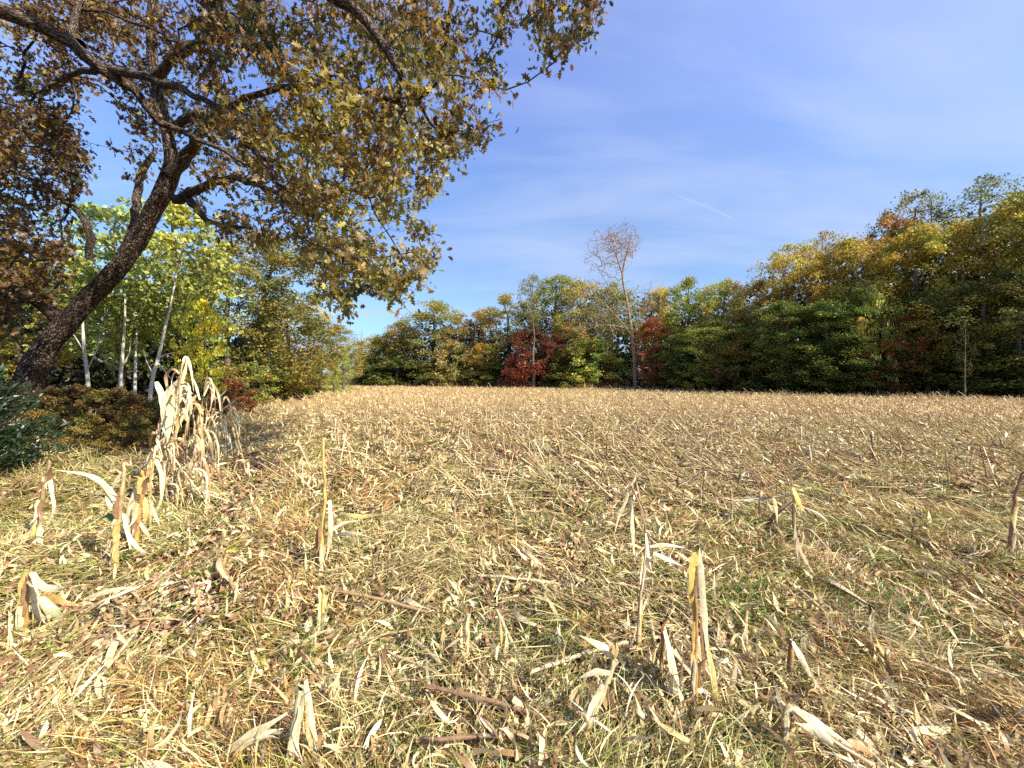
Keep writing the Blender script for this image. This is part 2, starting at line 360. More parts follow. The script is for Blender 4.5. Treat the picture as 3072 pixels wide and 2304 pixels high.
def oak_attractors(n, dlo, dhi, pxlo, pxhi, rnd, dback=0, pexp=1.0):
    out_ = []
    while len(out_) < n:
        m = 4000
        x = rnd.uniform(pxlo, pxhi, m); y = rnd.uniform(-560, 800, m)
        ok = inside(CROWN, x, y)
        for g in GAPS: ok &= ~(inside(g, x, y) & (rnd.random(m) < .92))
        ok &= (rnd.random(m) < np.where(y < 0, .30, 1.0)) & (rnd.random(m) < np.where(x < 0, .35, 1.0))
        D = dlo + (dhi - dlo) * rnd.random(m) ** pexp
        D = np.maximum(D, np.where(x < 440, dback, 0) + rnd.random(m) * 1.5 * (x < 440))
        ok &= ~((x > 285) & (x < 425) & (y < 390) & (D < 10) & (rnd.random(m) < .8)) & ~((np.abs(x - np.interp(y, [370, 480, 570, 655, 745], [380, 318, 262, 185, 105])) < 62) & (y > 330) & (D < 12.9))
        P = np.array([at(a * S22, b * S22, c) for a, b, c in zip(x, y, D)])
        ok &= (vnoise(P, 1.1, 11) > .42) & (P[:, 2] > 2.3)
        out_ += list(P[ok])
    return np.array(out_[:n])

def leaf_colours(P, rnd, region):
    """autumn oak colours: olive, brown, ochre, green, by smooth patches"""
    n = len(P); v = vnoise(P, 1.6, 21) * .75 + rnd.random(n) * .45
    pal = np.array([(.035, .05, .016), (.085, .09, .024), (.13, .075, .026), (.18, .085, .030), (.24, .13, .035), (.40, .27, .05)])
    w = np.clip(v + region, 0, .999) * (len(pal) - 1); i = w.astype(int); f = (w - i)[:, None]
    c = pal[i] * (1 - f) + pal[i + 1] * f
    r = rnd.random(n)[:, None]
    c = np.where(r < .06, np.array([.46, .38, .05]), c); c = np.where((r > .07) & (r < .13), np.array([.30, .13, .04]), c)
    return c * rnd.uniform(.6, 1.25, n)[:, None]

def build_oak(name, label, paths, A, seed, leaves_per, lsz, group):
    """paths: list of (name, pts, radii, parent_name)"""
    rnd = np.random.default_rng(seed)
    t = thing(name, label, 'tree', (paths[0][1][0][0], paths[0][1][0][1], 0), group)
    off = np.array(t.location)
    nodes = []; rads = []; trunk_o = None
    for q, (pn, pts, rr) in enumerate(paths):
        P, R = resample(pts, rr, 0.22)
        P = P + (rnd.normal(size=P.shape) * .02 if q else 0)
        big = rr[0] > .2 and q == 0
        V, Q, T = tube(P, R, 28 if big else 14, .13 if big else .12, seed + q)
        me = mesh_np(pn, V - off, Q, None, M_BARK if big else M_LIMB, True, T)
        o = link(pn, me, t if trunk_o is None else trunk_o)
        if trunk_o is None: trunk_o = o
        nodes.append(P); rads.append(R)
    nodes = np.concatenate(nodes); rads = np.concatenate(rads)
    k = nodes[:, 2] > 2.5; nodes = nodes[k]; rads = rads[k]
    tw = grow(nodes, rads, A, rnd, .3, .10, .0042, .14, 2.1)
    acc = Acc(); LP = []; LR = []
    for P, R in tw:
        V, Q, T = tube(P, R, 5 if R[0] > .02 else 3); acc.add(V - off, Q, (1, 1, 1), T)
        tt = np.linspace(.45, 1, leaves_per) ** .7 if len(P) > 3 else np.linspace(.3, 1, leaves_per) ** .7
        L = np.concatenate([[0], np.cumsum(np.linalg.norm(np.diff(P, axis=0), axis=1))]); s = tt * L[-1]
        C = np.stack([np.interp(s, L, P[:, i]) for i in range(3)], 1)
        LP.append(C + rnd.normal(size=C.shape) * np.array([.105, .105, .09]) * (.7 + .6 * rnd.random()))
    link('twigs', acc.mesh('twigs', M_LIMB), trunk_o, kind='stuff')
    C = np.concatenate(LP); n = len(C)
    a, b = rand_frame(n, rnd, .9); S = lsz * rnd.uniform(.45, 1.45, n)
    c = leaf_colours(C, rnd, -.12 + .25 * (vnoise(C, 2.6, 5) - .5))
    qx, qy, _ = proj(C); gold = 1.0 * np.exp(-(((qx - 1120) / 380) ** 2 + ((qy - 560) / 420) ** 2)) * 1.15 * vnoise(C, .9, 6)      # sunlit glow on the yellow lower-right boughs, put into the leaf colour
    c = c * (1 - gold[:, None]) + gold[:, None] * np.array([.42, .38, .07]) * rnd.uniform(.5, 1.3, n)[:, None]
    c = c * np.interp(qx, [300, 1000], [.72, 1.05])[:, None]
    # the leaves that show largest are single parts
    _, py, d = proj(C); px = _
    vis = (px > 0) & (px < 3072) & (py > 0) & (py < 2304); sc = np.where(vis, S / np.maximum(d, .5), 0)
    idx = np.argsort(-sc)[:290]; rest = np.setdiff1d(np.arange(n), idx)
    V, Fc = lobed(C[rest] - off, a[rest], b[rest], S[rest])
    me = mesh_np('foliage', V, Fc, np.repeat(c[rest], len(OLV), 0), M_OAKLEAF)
    link('foliage', me, t, kind='stuff')
    lm = mesh_np('leaf', *lobed(np.zeros((1, 3)), np.array([[1.0, 0, 0]]), np.array([[0, 1.0, 0]]), np.ones(1)), np.ones((len(OLV), 3)), M_OAKLEAF)
    for i in idx:
        o = link('leaf', lm, t, c[i])
        nn = np.cross(a[i], b[i]); m = Matrix(((a[i][0], b[i][0], nn[0], 0), (a[i][1], b[i][1], nn[1], 0), (a[i][2], b[i][2], nn[2], 0), (0, 0, 0, 1)))
        o.matrix_basis = Matrix.Translation(Vector(C[i] - off)) @ m @ Matrix.Scale(float(S[i]), 4)
    return t

def pp(lst): return [at(x * S22, y * S22, D) for x, y, D in lst]
b0 = at(40 * S22, 880 * S22, 12.0); b0[2] = -.15
trunkA = [b0] + pp([(68, 815, 12), (105, 745, 11.9), (185, 655, 11.8), (262, 570, 11.6), (318, 480, 11.4), (350, 420, 11.2), (372, 355, 11), (362, 290, 10.9), (345, 220, 10.8),
                    (330, 130, 10.6), (328, 40, 10.4), (338, -60, 10.2), (350, -220, 10)])
rA = [.52, .335, .262, .24, .225, .215, .205, .185, .15, .135, .12, .10, .075, .04]
A_paths = [('trunk', trunkA, rA),
    ('limb', pp([(372, 375, 11.0), (405, 335, 10.8), (430, 290, 10.2), (480, 240, 9.4), (600, 190, 8.7), (760, 190, 8.0), (900, 230, 7.4)]), [.17, .14, .11, .085, .06, .04, .02]),
    ('limb', pp([(378, 430, 11.1), (425, 412, 10.6), (465, 395, 10.0), (520, 385, 9.3), (600, 420, 8.6), (680, 470, 8.0), (740, 560, 7.5)]), [.13, .11, .095, .08, .06, .04, .02]),
    ('limb', pp([(400, 425, 11.0), (425, 450, 10.7), (450, 478, 10.3), (500, 488, 9.9), (540, 490, 9.5)]), [.13, .10, .075, .05, .02]),
    ('limb', pp([(262, 575, 11.7), (285, 500, 12.2), (296, 430, 12.6), (308, 370, 13.0), (330, 330, 13.2)]), [.13, .125, .115, .10, .07]),
    ('limb', pp([(345, 225, 10.8), (320, 170, 11.6), (290, 110, 12.4), (240, 40, 13)]), [.14, .10, .07, .04]),
    ('limb', pp([(335, 170, 10.7), (370, 130, 10.3), (410, 105, 10.0), (470, 80, 9.6), (560, 60, 9)]), [.13, .10, .085, .06, .03]),
    ('limb', pp([(130, 690, 11.9), (80, 650, 11.4), (30, 630, 10.8), (-60, 560, 10)]), [.20, .15, .10, .06]),
    ('limb', pp([(190, 560, 12.6), (195, 515, 12.5), (170, 460, 12.3), (90, 400, 12), (-40, 330, 11.5)]), [.10, .10, .09, .07, .04]),
    ('limb', pp([(362, 290, 10.9), (430, 250, 10.6), (560, 290, 10.3), (700, 300, 10), (860, 340, 9.6)]), [.12, .09, .075, .05, .02]),
]
b1 = at(-560, 1134 + CAM_H * F / 6.0, 6.0); b1[2] = -.1
B_paths = [('trunk', [b1] + pp([(-440, 900, 6.0), (-420, 500, 5.9), (-400, 100, 5.8), (-380, -300, 5.8), (-350, -700, 5.9)]), [.60, .50, .42, .36, .22, .1]),
    ('limb', pp([(-400, 60, 5.8), (-200, -30, 5.8), (0, 22, 5.9), (90, 55, 6.1), (150, 92, 6.3), (220, 150, 6.5), (290, 195, 6.8), (345, 265, 7.2), (400, 290, 7.4), (470, 320, 7.6), (560, 370, 7.6), (640, 420, 7.5)]),
             [.22, .165, .105, .092, .084, .076, .068, .062, .054, .042, .03, .012]),
    ('limb', pp([(235, 148, 6.6), (300, 165, 6.5), (370, 185, 6.4), (440, 215, 6.2), (500, 248, 6.0), (560, 330, 5.8), (600, 395, 5.6), (615, 470, 5.6)]), [.085, .07, .058, .05, .042, .032, .022, .008]),
    ('limb', pp([(175, 100, 6.4), (158, 70, 6.6), (162, 30, 6.9), (190, -40, 7.4)]), [.075, .055, .05, .03]),
    ('limb', pp([(210, 145, 6.5), (160, 160, 7.2), (110, 185, 8.2), (40, 230, 9.2)]), [.06, .045, .035, .02]),
    ('limb', pp([(-390, -60, 5.8), (0, -160, 5.6), (350, -150, 5.4), (600, -60, 5.3), (760, 20, 5.2), (830, 110, 5.2), (900, 210, 5.3), (960, 300, 5.4)]), [.26, .20, .15, .11, .075, .05, .03, .01]),
    ('limb', pp([(600, -60, 5.3), (800, -90, 5.6), (1000, -70, 6.2), (1120, -30, 6.6), (1190, 40, 6.8)]), [.09, .07, .05, .03, .01]),
    ('limb', pp([(520, -100, 5.3), (560, 10, 5.4), (600, 130, 5.6), (680, 250, 5.9), (760, 360, 6.4), (820, 480, 6.9)]), [.07, .06, .045, .035, .022, .01]),
]
rA_ = np.random.default_rng(31); rB_ = np.random.default_rng(32)
attA = np.concatenate([oak_attractors(1250, 8.0, 14.0, -300, 975, rA_, 11.6), oak_attractors(120, 7.3, 9.5, 560, 960, rA_)])
LEFTM = [(-250, 200), (140, 230), (185, 330), (185, 400), (150, 440), (160, 520), (135, 640), (60, 655), (0, 740), (-250, 800)]
_l = []
while len(_l) < 420:
    x_, y_, d_ = rA_.uniform(-250, 190), rA_.uniform(200, 790), rA_.uniform(8.5, 12.8)
    if inside(LEFTM, np.array([x_]), np.array([y_]))[0] and not (abs(x_ - np.interp(y_, [370, 480, 570, 655, 745], [380, 318, 262, 185, 105])) < 60 and y_ > 330):
        p_ = at(x_ * S22, y_ * S22, d_)
        if vnoise(p_[None], 1.1, 12)[0] > .28: _l.append(p_)
attA = np.concatenate([attA, np.array(_l)])
attB = oak_attractors(1350, 4.9, 8.2, -300, 1315, rB_, 7.3)
build_oak('oak_tree', 'large leaning oak with dark furrowed trunk rising behind the green cedar at the wood edge', A_paths, attA, 41, 17, .15, 'large oaks over the field edge')
build_oak('oak_tree', 'big oak with a thick limb crossing in front of the leaning oak from upper left', B_paths, attB, 42, 16, .12, 'large oaks over the field edge')

# ------------------------------------------------------------------ tree kinds for the wood
KIND = {
    #        H   W   cb   natt  per  leaf  clr  up
    'dense': (14, 9, .12, 215, 120, .175, .76), 'oval': (14, 8, .06, 225, 110, .17, .70), 'sparse': (14, 8, .30, 330, 26, .15, .5),
    'bare': (16, 9, .28, 420, 1.2, .12, .3), 'bush': (4, 4.6, .02, 70, 120, .15, .42), 'lime': (11, 7.5, .22, 190, 42, .23, .55),
    'column': (7, 2.4, .0, 120, 80, .12, .26), 'low': (6, 7, .04, 110, 90, .19, .6)}
def crown_mesh(kind, seed):
    H, Wd, cb, na, per, ls, cr = KIND[kind]; rnd = np.random.default_rng(seed)
    lean = rnd.normal(size=2) * .05 * H
    zt = np.linspace(0, .93, 9); P = np.stack([lean[0] * zt ** 2 + rnd.normal(size=9) * .08, lean[1] * zt ** 2 + rnd.normal(size=9) * .08, zt * H], 1)
    P[0, :2] = 0; P[0, 2] = -.2; r0 = .017 * H
    trunks = [(P, r0 * (1.05 - zt) ** .9 + .015)]
    A = []
    nb = rnd.integers(5, 9); lob = rnd.normal(size=(nb, 3)); lob = unit(lob) * [1, 1, .8]
    while len(A) < na:
        z = rnd.uniform(cb, 1.0); th = rnd.uniform(0, 2 * PI); u = rnd.random() ** .45
        s = (z - cb) / (1 - cb)
        if kind == 'column': env = .5 * min(1, s * 6 + .55) * (1 - s ** 2.2) ** .5
        elif kind in ('bush', 'low'): env = .5 * math.sqrt(max(0, 1 - s ** 2.4))
        elif kind == 'bare' : env = .5 * (math.sin(PI * min(1, s * .85 + .14)) ** .7)
        else: env = .5 * max(0.0, 1 - abs(2 * s - .95) ** 2.6 * .93) ** .5
        d = np.array([math.cos(th), math.sin(th), (s - .5) * 1.2]); d /= np.linalg.norm(d)
        lobe = .70 + .42 * np.max(np.maximum(lob @ d, 0) ** 6)
        rr = env * Wd * u * lobe
        A.append((math.cos(th) * rr + lean[0] * z ** 2, math.sin(th) * rr + lean[1] * z ** 2, z * H * (.92 + .1 * lobe)))
    A = np.array(A)
    if kind not in ('column', 'bush', 'low'): A = A[vnoise(A, 1.7, seed) > .22]
    nodes, rads = resample(*trunks[0], .35)
    tw = grow(nodes, rads, A, rnd, .5, .12, .0085 if kind != 'bare' else .008, .13, 2.2)
    acc = Acc()
    V, Q, T = tube(nodes, rads, 9, .1, seed); acc.add(V, Q, 1, T)
    for p, r in tw:
        if len(p) > 8 and kind != 'bare': p = p[::2]; r = r[::2]
        V, Q, T = tube(p, r, 4 if r[0] > .04 else 3); acc.add(V, Q, 1, T)
    tm = acc.mesh('trunk', M_TRUNK, True)
    if per < 3:
        K = rnd.random(len(A)) < .55; Cc = np.repeat(A[K], 2, 0) + rnd.normal(size=(K.sum() * 2, 3)) * .25
    else:
        ends = np.array([p[-1] for p, _ in tw]); mids = np.array([p[len(p) // 2] for p, _ in tw])
        cen = np.concatenate([ends, mids[::2]]); per2 = int(per / 1.5)
        size = rnd.uniform(.55, 1.3, len(cen)) * cr
        v = rnd.normal(size=(len(cen), per2, 3)); v = unit(v) * (rnd.random((len(cen), per2, 1)) ** .45)
        v[..., 2] *= {'column': 1.3, 'lime': .5}.get(kind, .85)
        v[..., 2] -= .12 * (v[..., 0] ** 2 + v[..., 1] ** 2)
        Cc = (cen[:, None] + v * size[:, None, None]).reshape(-1, 3); Cc = Cc[Cc[:, 2] > .05]
    n = len(Cc)
    a, b = rand_frame(n, rnd, .2)
    if kind == 'column': a = unit(a * .5 + np.array([0, 0, 1.0]))
    S = ls * rnd.uniform(.6, 1.35, n)
    V, Q = kites(Cc, a, b, S, .34 if kind != 'column' else .16)
    cl = vnoise(Cc, 1.3, seed + 3); f = rnd.uniform(.65, 1.35, n) * (.75 + .5 * cl)
    hue = (vnoise(Cc, 2.2, seed + 9) - .5)[:, None] + rnd.normal(size=(n, 1)) * .12
    c = f[:, None] * (1 + hue * np.array([.38, -.03, -.2]))
    cm = mesh_np('crown', V, Q, np.repeat(np.clip(c, .1, 3), 4, 0), M_LEAF)
    return tm, cm, float(Cc[:, 2].max())
VAR = {}
def variant(kind, k):
    nv = {'dense': 3, 'oval': 3, 'sparse': 2, 'bare': 2, 'bush': 2, 'lime': 2, 'column': 1, 'low': 2}[kind]
    key = (kind, k % nv)
    if key not in VAR: VAR[key] = crown_mesh(kind, 100 + 17 * len(VAR))
    return VAR[key]
_tc = [0]
def tree(name, label, px, top, wpx, D, kind, col, group=None, cat='tree', trunk=(1, 1, 1)):
    _tc[0] += 1; tm, cm, hm = variant(kind, _tc[0]); col = (2.75 * col[0], 2.35 * col[1], 1.35 * col[2])
    H, Wd = KIND[kind][:2]; base = at(px, 1152, D)
    h = at(px, top, D)[2]; w = wpx / F * D * (1.0 if kind in ('bare', 'column', 'lime') else 1.32)
    t = thing(name, label, cat, (base[0], base[1], 0), group, rng.uniform(0, 6.28))
    s = (w / Wd, w / Wd, h / hm)
    a = link('trunk', tm, t, trunk); b = link('crown', cm, t, col)
    a.scale = s; b.scale = s
    return t

GRN = (.095, .115, .034); DGN = (.048, .058, .019); OLV_ = (.15, .145, .04); GLD = (.17, .145, .042); GOLD2 = (.16, .145, .042)  # DGN: dark green lowered further, putting shade at the wood's foot into the colour
RUS = (.15, .09, .035); RED = (.20, .035, .028); DRD = (.13, .03, .022); YEL = (.60, .42, .04); TAN = (.16, .135, .07); GRY = (.19, .15, .11); LIM = (.36, .40, .07); BRG = (.15, .125, .05)
WG = 'trees along the far edge of the field'
E = edge_depth
T_ = [ # name, label, px, top, width, depth offset, kind, colour
 ('tree', 'low round green tree at the left tip of the far wood', 1110, 1010, 140, 4, 'oval', OLV_),
 ('tree', 'dark green tree beside the left tip of the far wood', 1165, 985, 130, 6, 'oval', GRN),
 ('tree', 'grey-green tree with lumpy top left of the broad oak-like tree', 1205, 960, 130, 6, 'dense', BRG),
 ('tree', 'broad dull green round-topped tree standing above the pale tan shrub tree', 1300, 905, 250, 8, 'dense', (.12, .125, .05)),
 ('tree', 'olive tree with brown tint between the broad green tree and the orange-topped tree', 1385, 945, 130, 9, 'oval', BRG),
 ('tree', 'tree with orange rust crown top right of the broad green tree', 1435, 925, 110, 8, 'dense', RUS),
 ('tree', 'thin brown tree in the dip right of the orange-topped tree', 1490, 985, 110, 10, 'sparse', TAN),
 ('tree', 'low pale tan tree in front of the broad green tree', 1362, 1020, 150, .5, 'low', (.17, .16, .085)),
 ('tree', 'small golden yellow tree beside the pale tan tree', 1450, 1030, 95, .2, 'oval', (.19, .155, .04)),
 ('tree', 'slender small-crowned tree with a thin bare stem standing above the dark red tree', 1580, 822, 120, 1, 'sparse', (.10, .12, .05)),
 ('tree', 'wide brownish tree left of the slender-stemmed tree', 1530, 880, 180, 6, 'oval', (.14, .13, .06)),
 ('tree', 'tall green tree right of the slender-stemmed tree', 1665, 815, 170, 5, 'oval', (.115, .13, .045)),
 ('red_tree', 'dark red bushy tree in front of the slender-stemmed tree', 1600, 985, 190, -1.0, 'low', (.095, .034, .028)),
 ('red_tree', 'small dark red tree joined to the right side of the larger dark red tree', 1660, 1000, 100, -.3, 'oval', (.085, .032, .026)),
 ('tree', 'greyish bare-topped tree between the tall green tree and the tall bare tree', 1755, 830, 190, 6, 'dense', (.17, .165, .075)),
 ('tree', 'green tree directly behind the tall bare tree trunk', 1830, 835, 190, 7, 'dense', (.10, .12, .045)),
 ('tree', 'rust tinted tree peeping over the dark red tree on its right', 1720, 960, 130, 2, 'oval', (.14, .105, .045)),
 ('tree', 'light green leafy tree under the tall bare tree on its left', 1770, 1010, 190, -.5, 'low', (.15, .18, .06)),
 ('bush', 'deep green bush between the dark red tree and the light green tree', 1690, 1060, 130, -1.0, 'bush', DGN),
 ('red_bush', 'small dark red bush at the foot of the wood left of the bare tree trunk', 1815, 1095, 100, -1.5, 'bush', (.085, .025, .02)),
 ('yellow_tree', 'bright yellow topped tree behind the tall bare tree on its right', 1970, 855, 110, 3, 'oval', (.27, .22, .045)),
 ('red_tree', 'red orange tree below the bright yellow tree', 1965, 950, 110, 0, 'oval', (.13, .05, .03)),
 ('tree', 'green round-topped tree right of the bright yellow tree', 2065, 820, 170, 4, 'dense', (.12, .145, .04)),
 ('tree', 'yellow-green tree beside the round-topped green tree', 2150, 835, 140, 3, 'oval', (.17, .175, .05)),
 ('tree', 'thin reddish brown tree with haze of bare twigs in the skyline dip', 2225, 840, 190, 6, 'sparse', (.20, .13, .09)),
 ('tree', 'brown-olive tree right of the reddish brown twiggy tree', 2265, 830, 170, 3, 'dense', BRG),
 ('tree', 'olive tree with wispy twig top where the skyline starts to climb', 2340, 735, 210, 6, 'sparse', OLV_),
 ('tree', 'gold-brown tree on the climbing skyline left of the rust-topped tree', 2440, 725, 210, 3, 'dense', (.20, .165, .045)),
 ('tree', 'grey wispy-topped tree above the gold-brown tree', 2450, 690, 180, 8, 'sparse', (.15, .13, .06)),
 ('tree', 'broad gold-olive tree in the middle of the right hand wood', 2570, 700, 250, 3, 'dense', GLD),
 ('tree', 'rust-topped tree poking over the broad gold-olive tree', 2650, 640, 170, 6, 'oval', (.20, .14, .05)),
 ('tree', 'dark wispy tree with bare leaning twigs above the broad gold-olive tree', 2700, 585, 200, 7, 'sparse', (.09, .10, .035)),
 ('tree', 'dead-looking bare tree standing in the skyline right of the wispy tree', 2790, 570, 150, 6, 'bare', GRY),
 ('tree', 'green-gold tree between the wispy tree and the airy tall tree', 2740, 680, 260, 2, 'oval', (.16, .155, .042)),
 ('tree', 'airy tall dark green tree rising highest over the right hand wood', 2930, 520, 250, 5, 'sparse', (.07, .085, .03)),
 ('tree', 'yellow-green broad tree below the airy tall tree', 2880, 640, 260, 2, 'dense', GOLD2),
 ('tree', 'tall olive tree at the right end of the wood in view', 3040, 560, 260, 3, 'dense', (.18, .165, .04)),
 ('tree', 'dark green tree filling the lower right corner of the wood', 3060, 800, 260, -.8, 'oval', DGN),
 ('tree', 'deep green low tree under the yellow-green broad tree', 2900, 850, 260, -.8, 'oval', DGN),
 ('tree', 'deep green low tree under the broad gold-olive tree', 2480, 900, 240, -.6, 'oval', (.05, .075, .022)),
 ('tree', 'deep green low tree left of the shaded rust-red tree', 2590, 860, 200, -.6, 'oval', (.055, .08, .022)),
 ('red_tree', 'shaded rust-red tree standing inside the dark lower part of the right hand wood', 2680, 950, 150, -1.0, 'oval', (.10, .04, .025)),
 ('tree', 'pale yellowish leafed tree catching sun above the shaded rust-red tree', 2620, 855, 110, -.9, 'bush', (.24, .25, .11)),
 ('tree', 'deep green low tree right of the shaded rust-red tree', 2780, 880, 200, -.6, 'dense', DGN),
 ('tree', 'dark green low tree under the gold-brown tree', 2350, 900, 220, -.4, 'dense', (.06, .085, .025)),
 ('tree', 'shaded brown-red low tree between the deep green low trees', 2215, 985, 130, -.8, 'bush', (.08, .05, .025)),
 ('tree', 'green low tree under the twiggy reddish tree', 2150, 960, 200, -.3, 'dense', (.085, .11, .03)),
 ('bush', 'yellow-green bush at the foot of the wood right of the bare tree', 2095, 1085, 110, -1.2, 'bush', (.14, .135, .04)),
 ('tree', 'dark green low tree right of the bare tree trunk', 2030, 980, 150, -.2, 'oval', (.05, .08, .022)),
 ('bush', 'dark green bush at the foot of the wood below the pale tan tree', 1330, 1075, 170, -.5, 'bush', DGN),
 ('bush', 'dark green bush at the far left foot of the wood', 1190, 1060, 200, 0, 'bush', DGN),
 ('bush', 'dark green bush under the small golden tree', 1470, 1090, 140, -.6, 'bush', DGN),
 ('bush', 'green bush at the left tip of the far wood edge', 1095, 1075, 110, 1, 'bush', (.07, .09, .025)),
 ('bush', 'dark green bush left of the bare tree trunk behind the red bush', 1760, 1080, 170, -.5, 'bush', (.05, .08, .02)),
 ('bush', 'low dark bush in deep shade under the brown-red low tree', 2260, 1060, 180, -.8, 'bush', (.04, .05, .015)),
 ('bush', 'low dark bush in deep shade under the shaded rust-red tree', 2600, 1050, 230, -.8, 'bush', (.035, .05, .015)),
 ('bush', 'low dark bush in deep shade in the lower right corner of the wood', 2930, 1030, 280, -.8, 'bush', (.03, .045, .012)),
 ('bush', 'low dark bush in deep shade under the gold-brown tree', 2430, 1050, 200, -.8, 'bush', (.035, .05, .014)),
]
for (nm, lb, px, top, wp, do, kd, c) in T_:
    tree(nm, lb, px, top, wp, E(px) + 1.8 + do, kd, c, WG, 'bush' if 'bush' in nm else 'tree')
# the wood goes on beyond the frame at the right
for i, (px, top, do) in enumerate([(3230, 480, 3), (3420, 430, 2), (3650, 380, 2), (3950, 330, 2)]):
    tree('tree', 'olive tree number %s past the right end of the wood in view' % ['one', 'two', 'three', 'four'][i], px, top, 330, E(px) + do + 1, 'dense', (.13, .14, .04), WG)
def forked_tree():
    rnd = np.random.default_rng(88); D = 56
    t = thing('bare_tree', 'tallest tree, nearly bare and forked, with pale trunk standing before the wood', 'tree', at(1905, 1152, D) * [1, 1, 0]); off = np.array(t.location)
    def L(l): return [at(x, y, D + d) for x, y, d in l]
    mains = [(L([(1905, 1172, 0), (1905, 1100, 0), (1897, 1010, 0), (1882, 910, .3), (1868, 825, .5), (1884, 745, .8), (1893, 695, 1)]), [.34, .28, .24, .19, .14, .08, .03]),
             (L([(1868, 825, .5), (1848, 765, 0), (1832, 705, -.5)]), [.12, .07, .02]), (L([(1897, 1010, 0), (1850, 950, -1), (1785, 890, -2), (1715, 850, -2)]), [.14, .10, .06, .02]),
             (L([(1905, 1095, 0), (1922, 1020, 1), (1955, 940, 2), (1985, 890, 2)]), [.17, .12, .08, .03]), (L([(1890, 950, .1), (1840, 880, 2), (1790, 800, 3)]), [.09, .06, .02]), (L([(1893, 985, 0), (1800, 975, -2), (1740, 1000, -3)]), [.08, .05, .02])]
    nodes = []; rads = []; acc = Acc()
    for q, (p, r) in enumerate(mains):
        P, Rr = resample(p, r, .5); V, Q, T = tube(P, Rr, 8, .1, q); o = mesh_np('trunk' if q == 0 else 'limb', V - off, Q, None, M_TRUNK, True, T)
        o = link('trunk' if q == 0 else 'limb', o, t if q == 0 else tr, (1.9, 1.75, 1.5)); tr = o if q == 0 else tr
        nodes.append(P); rads.append(Rr)
    def blob(cx, cy, rx, ry, rd, n):
        v = unit(rnd.normal(size=(n, 3))) * rnd.random((n, 1)) ** .4; return np.array([at(cx + a * rx, cy + b * ry, D + c * rd) for a, b, c in v])
    A = np.concatenate([blob(1825, 760, 80, 80, 3.5, 230), blob(1868, 730, 62, 66, 3, 200), blob(1835, 930, 150, 100, 5, 520), blob(1965, 920, 60, 80, 3, 120)])
    nodes = np.concatenate(nodes); rads = np.concatenate(rads); k = nodes[:, 2] > 5
    tw = grow(nodes[k], rads[k], A, rnd, .6, .10, .017, .12, 2.3)
    for p, r in tw: V, Q, T = tube(p, r, 3); acc.add(V - off, Q, 1, T)
    link('twigs', acc.mesh('twigs', M_TRUNK), tr, (2.1, 1.95, 1.7), kind='stuff')
    E_ = np.array([p[-1] for p, _ in tw]); C = np.repeat(E_, 9, 0) + rnd.normal(size=(len(E_) * 9, 3)) * .35; a, b = rand_frame(len(C), rnd)
    V, Q = kites(C - off, a, b, rnd.uniform(.08, .16, len(C))); up = (C[:, 2] > 13)[:, None]
    link('crown', mesh_np('crown', V, Q, np.repeat(np.where(up, (.42, .25, .13), (.32, .28, .16)) * rnd.uniform(.6, 1.3, len(C))[:, None], 4, 0), M_LEAF), t)
forked_tree()
t = tree('bare_tree', 'small grey leafless tree in front of the dark red tree', 1600, 900, 150, 61, 'bare', (.24, .2, .15), None, 'tree', (1.3, 1.2, 1.1))
t = tree('sapling', 'thin pale sapling against the black shade of the right hand wood', 2880, 960, 70, 30, 'bare', (.16, .2, .06), None, 'tree', (1.2, 1.2, 1.0))
t.location.x = (2895 - 1536) / F * 30

# dark mass of the wood behind the edge trees
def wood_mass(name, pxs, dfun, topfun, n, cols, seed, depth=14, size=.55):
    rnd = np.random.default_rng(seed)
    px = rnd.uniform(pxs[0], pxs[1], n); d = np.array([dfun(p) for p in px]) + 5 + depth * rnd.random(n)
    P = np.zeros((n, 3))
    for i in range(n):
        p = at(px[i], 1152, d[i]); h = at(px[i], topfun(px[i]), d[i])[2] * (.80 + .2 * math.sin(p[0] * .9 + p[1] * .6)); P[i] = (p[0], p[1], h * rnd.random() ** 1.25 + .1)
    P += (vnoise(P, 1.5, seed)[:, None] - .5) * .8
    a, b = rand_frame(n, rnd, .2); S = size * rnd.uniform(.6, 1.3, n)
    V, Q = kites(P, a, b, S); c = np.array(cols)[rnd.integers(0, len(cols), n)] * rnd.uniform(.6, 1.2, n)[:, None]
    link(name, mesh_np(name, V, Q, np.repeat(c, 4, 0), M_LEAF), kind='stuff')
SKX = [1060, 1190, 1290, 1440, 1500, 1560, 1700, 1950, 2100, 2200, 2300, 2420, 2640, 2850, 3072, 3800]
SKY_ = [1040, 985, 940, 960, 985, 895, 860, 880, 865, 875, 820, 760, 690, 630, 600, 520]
wood_mass('woods', (1070, 3700), E, lambda p: float(np.interp(p, SKX, SKY_)), 80000, [DGN, GRN, (.09, .09, .03)], 61)

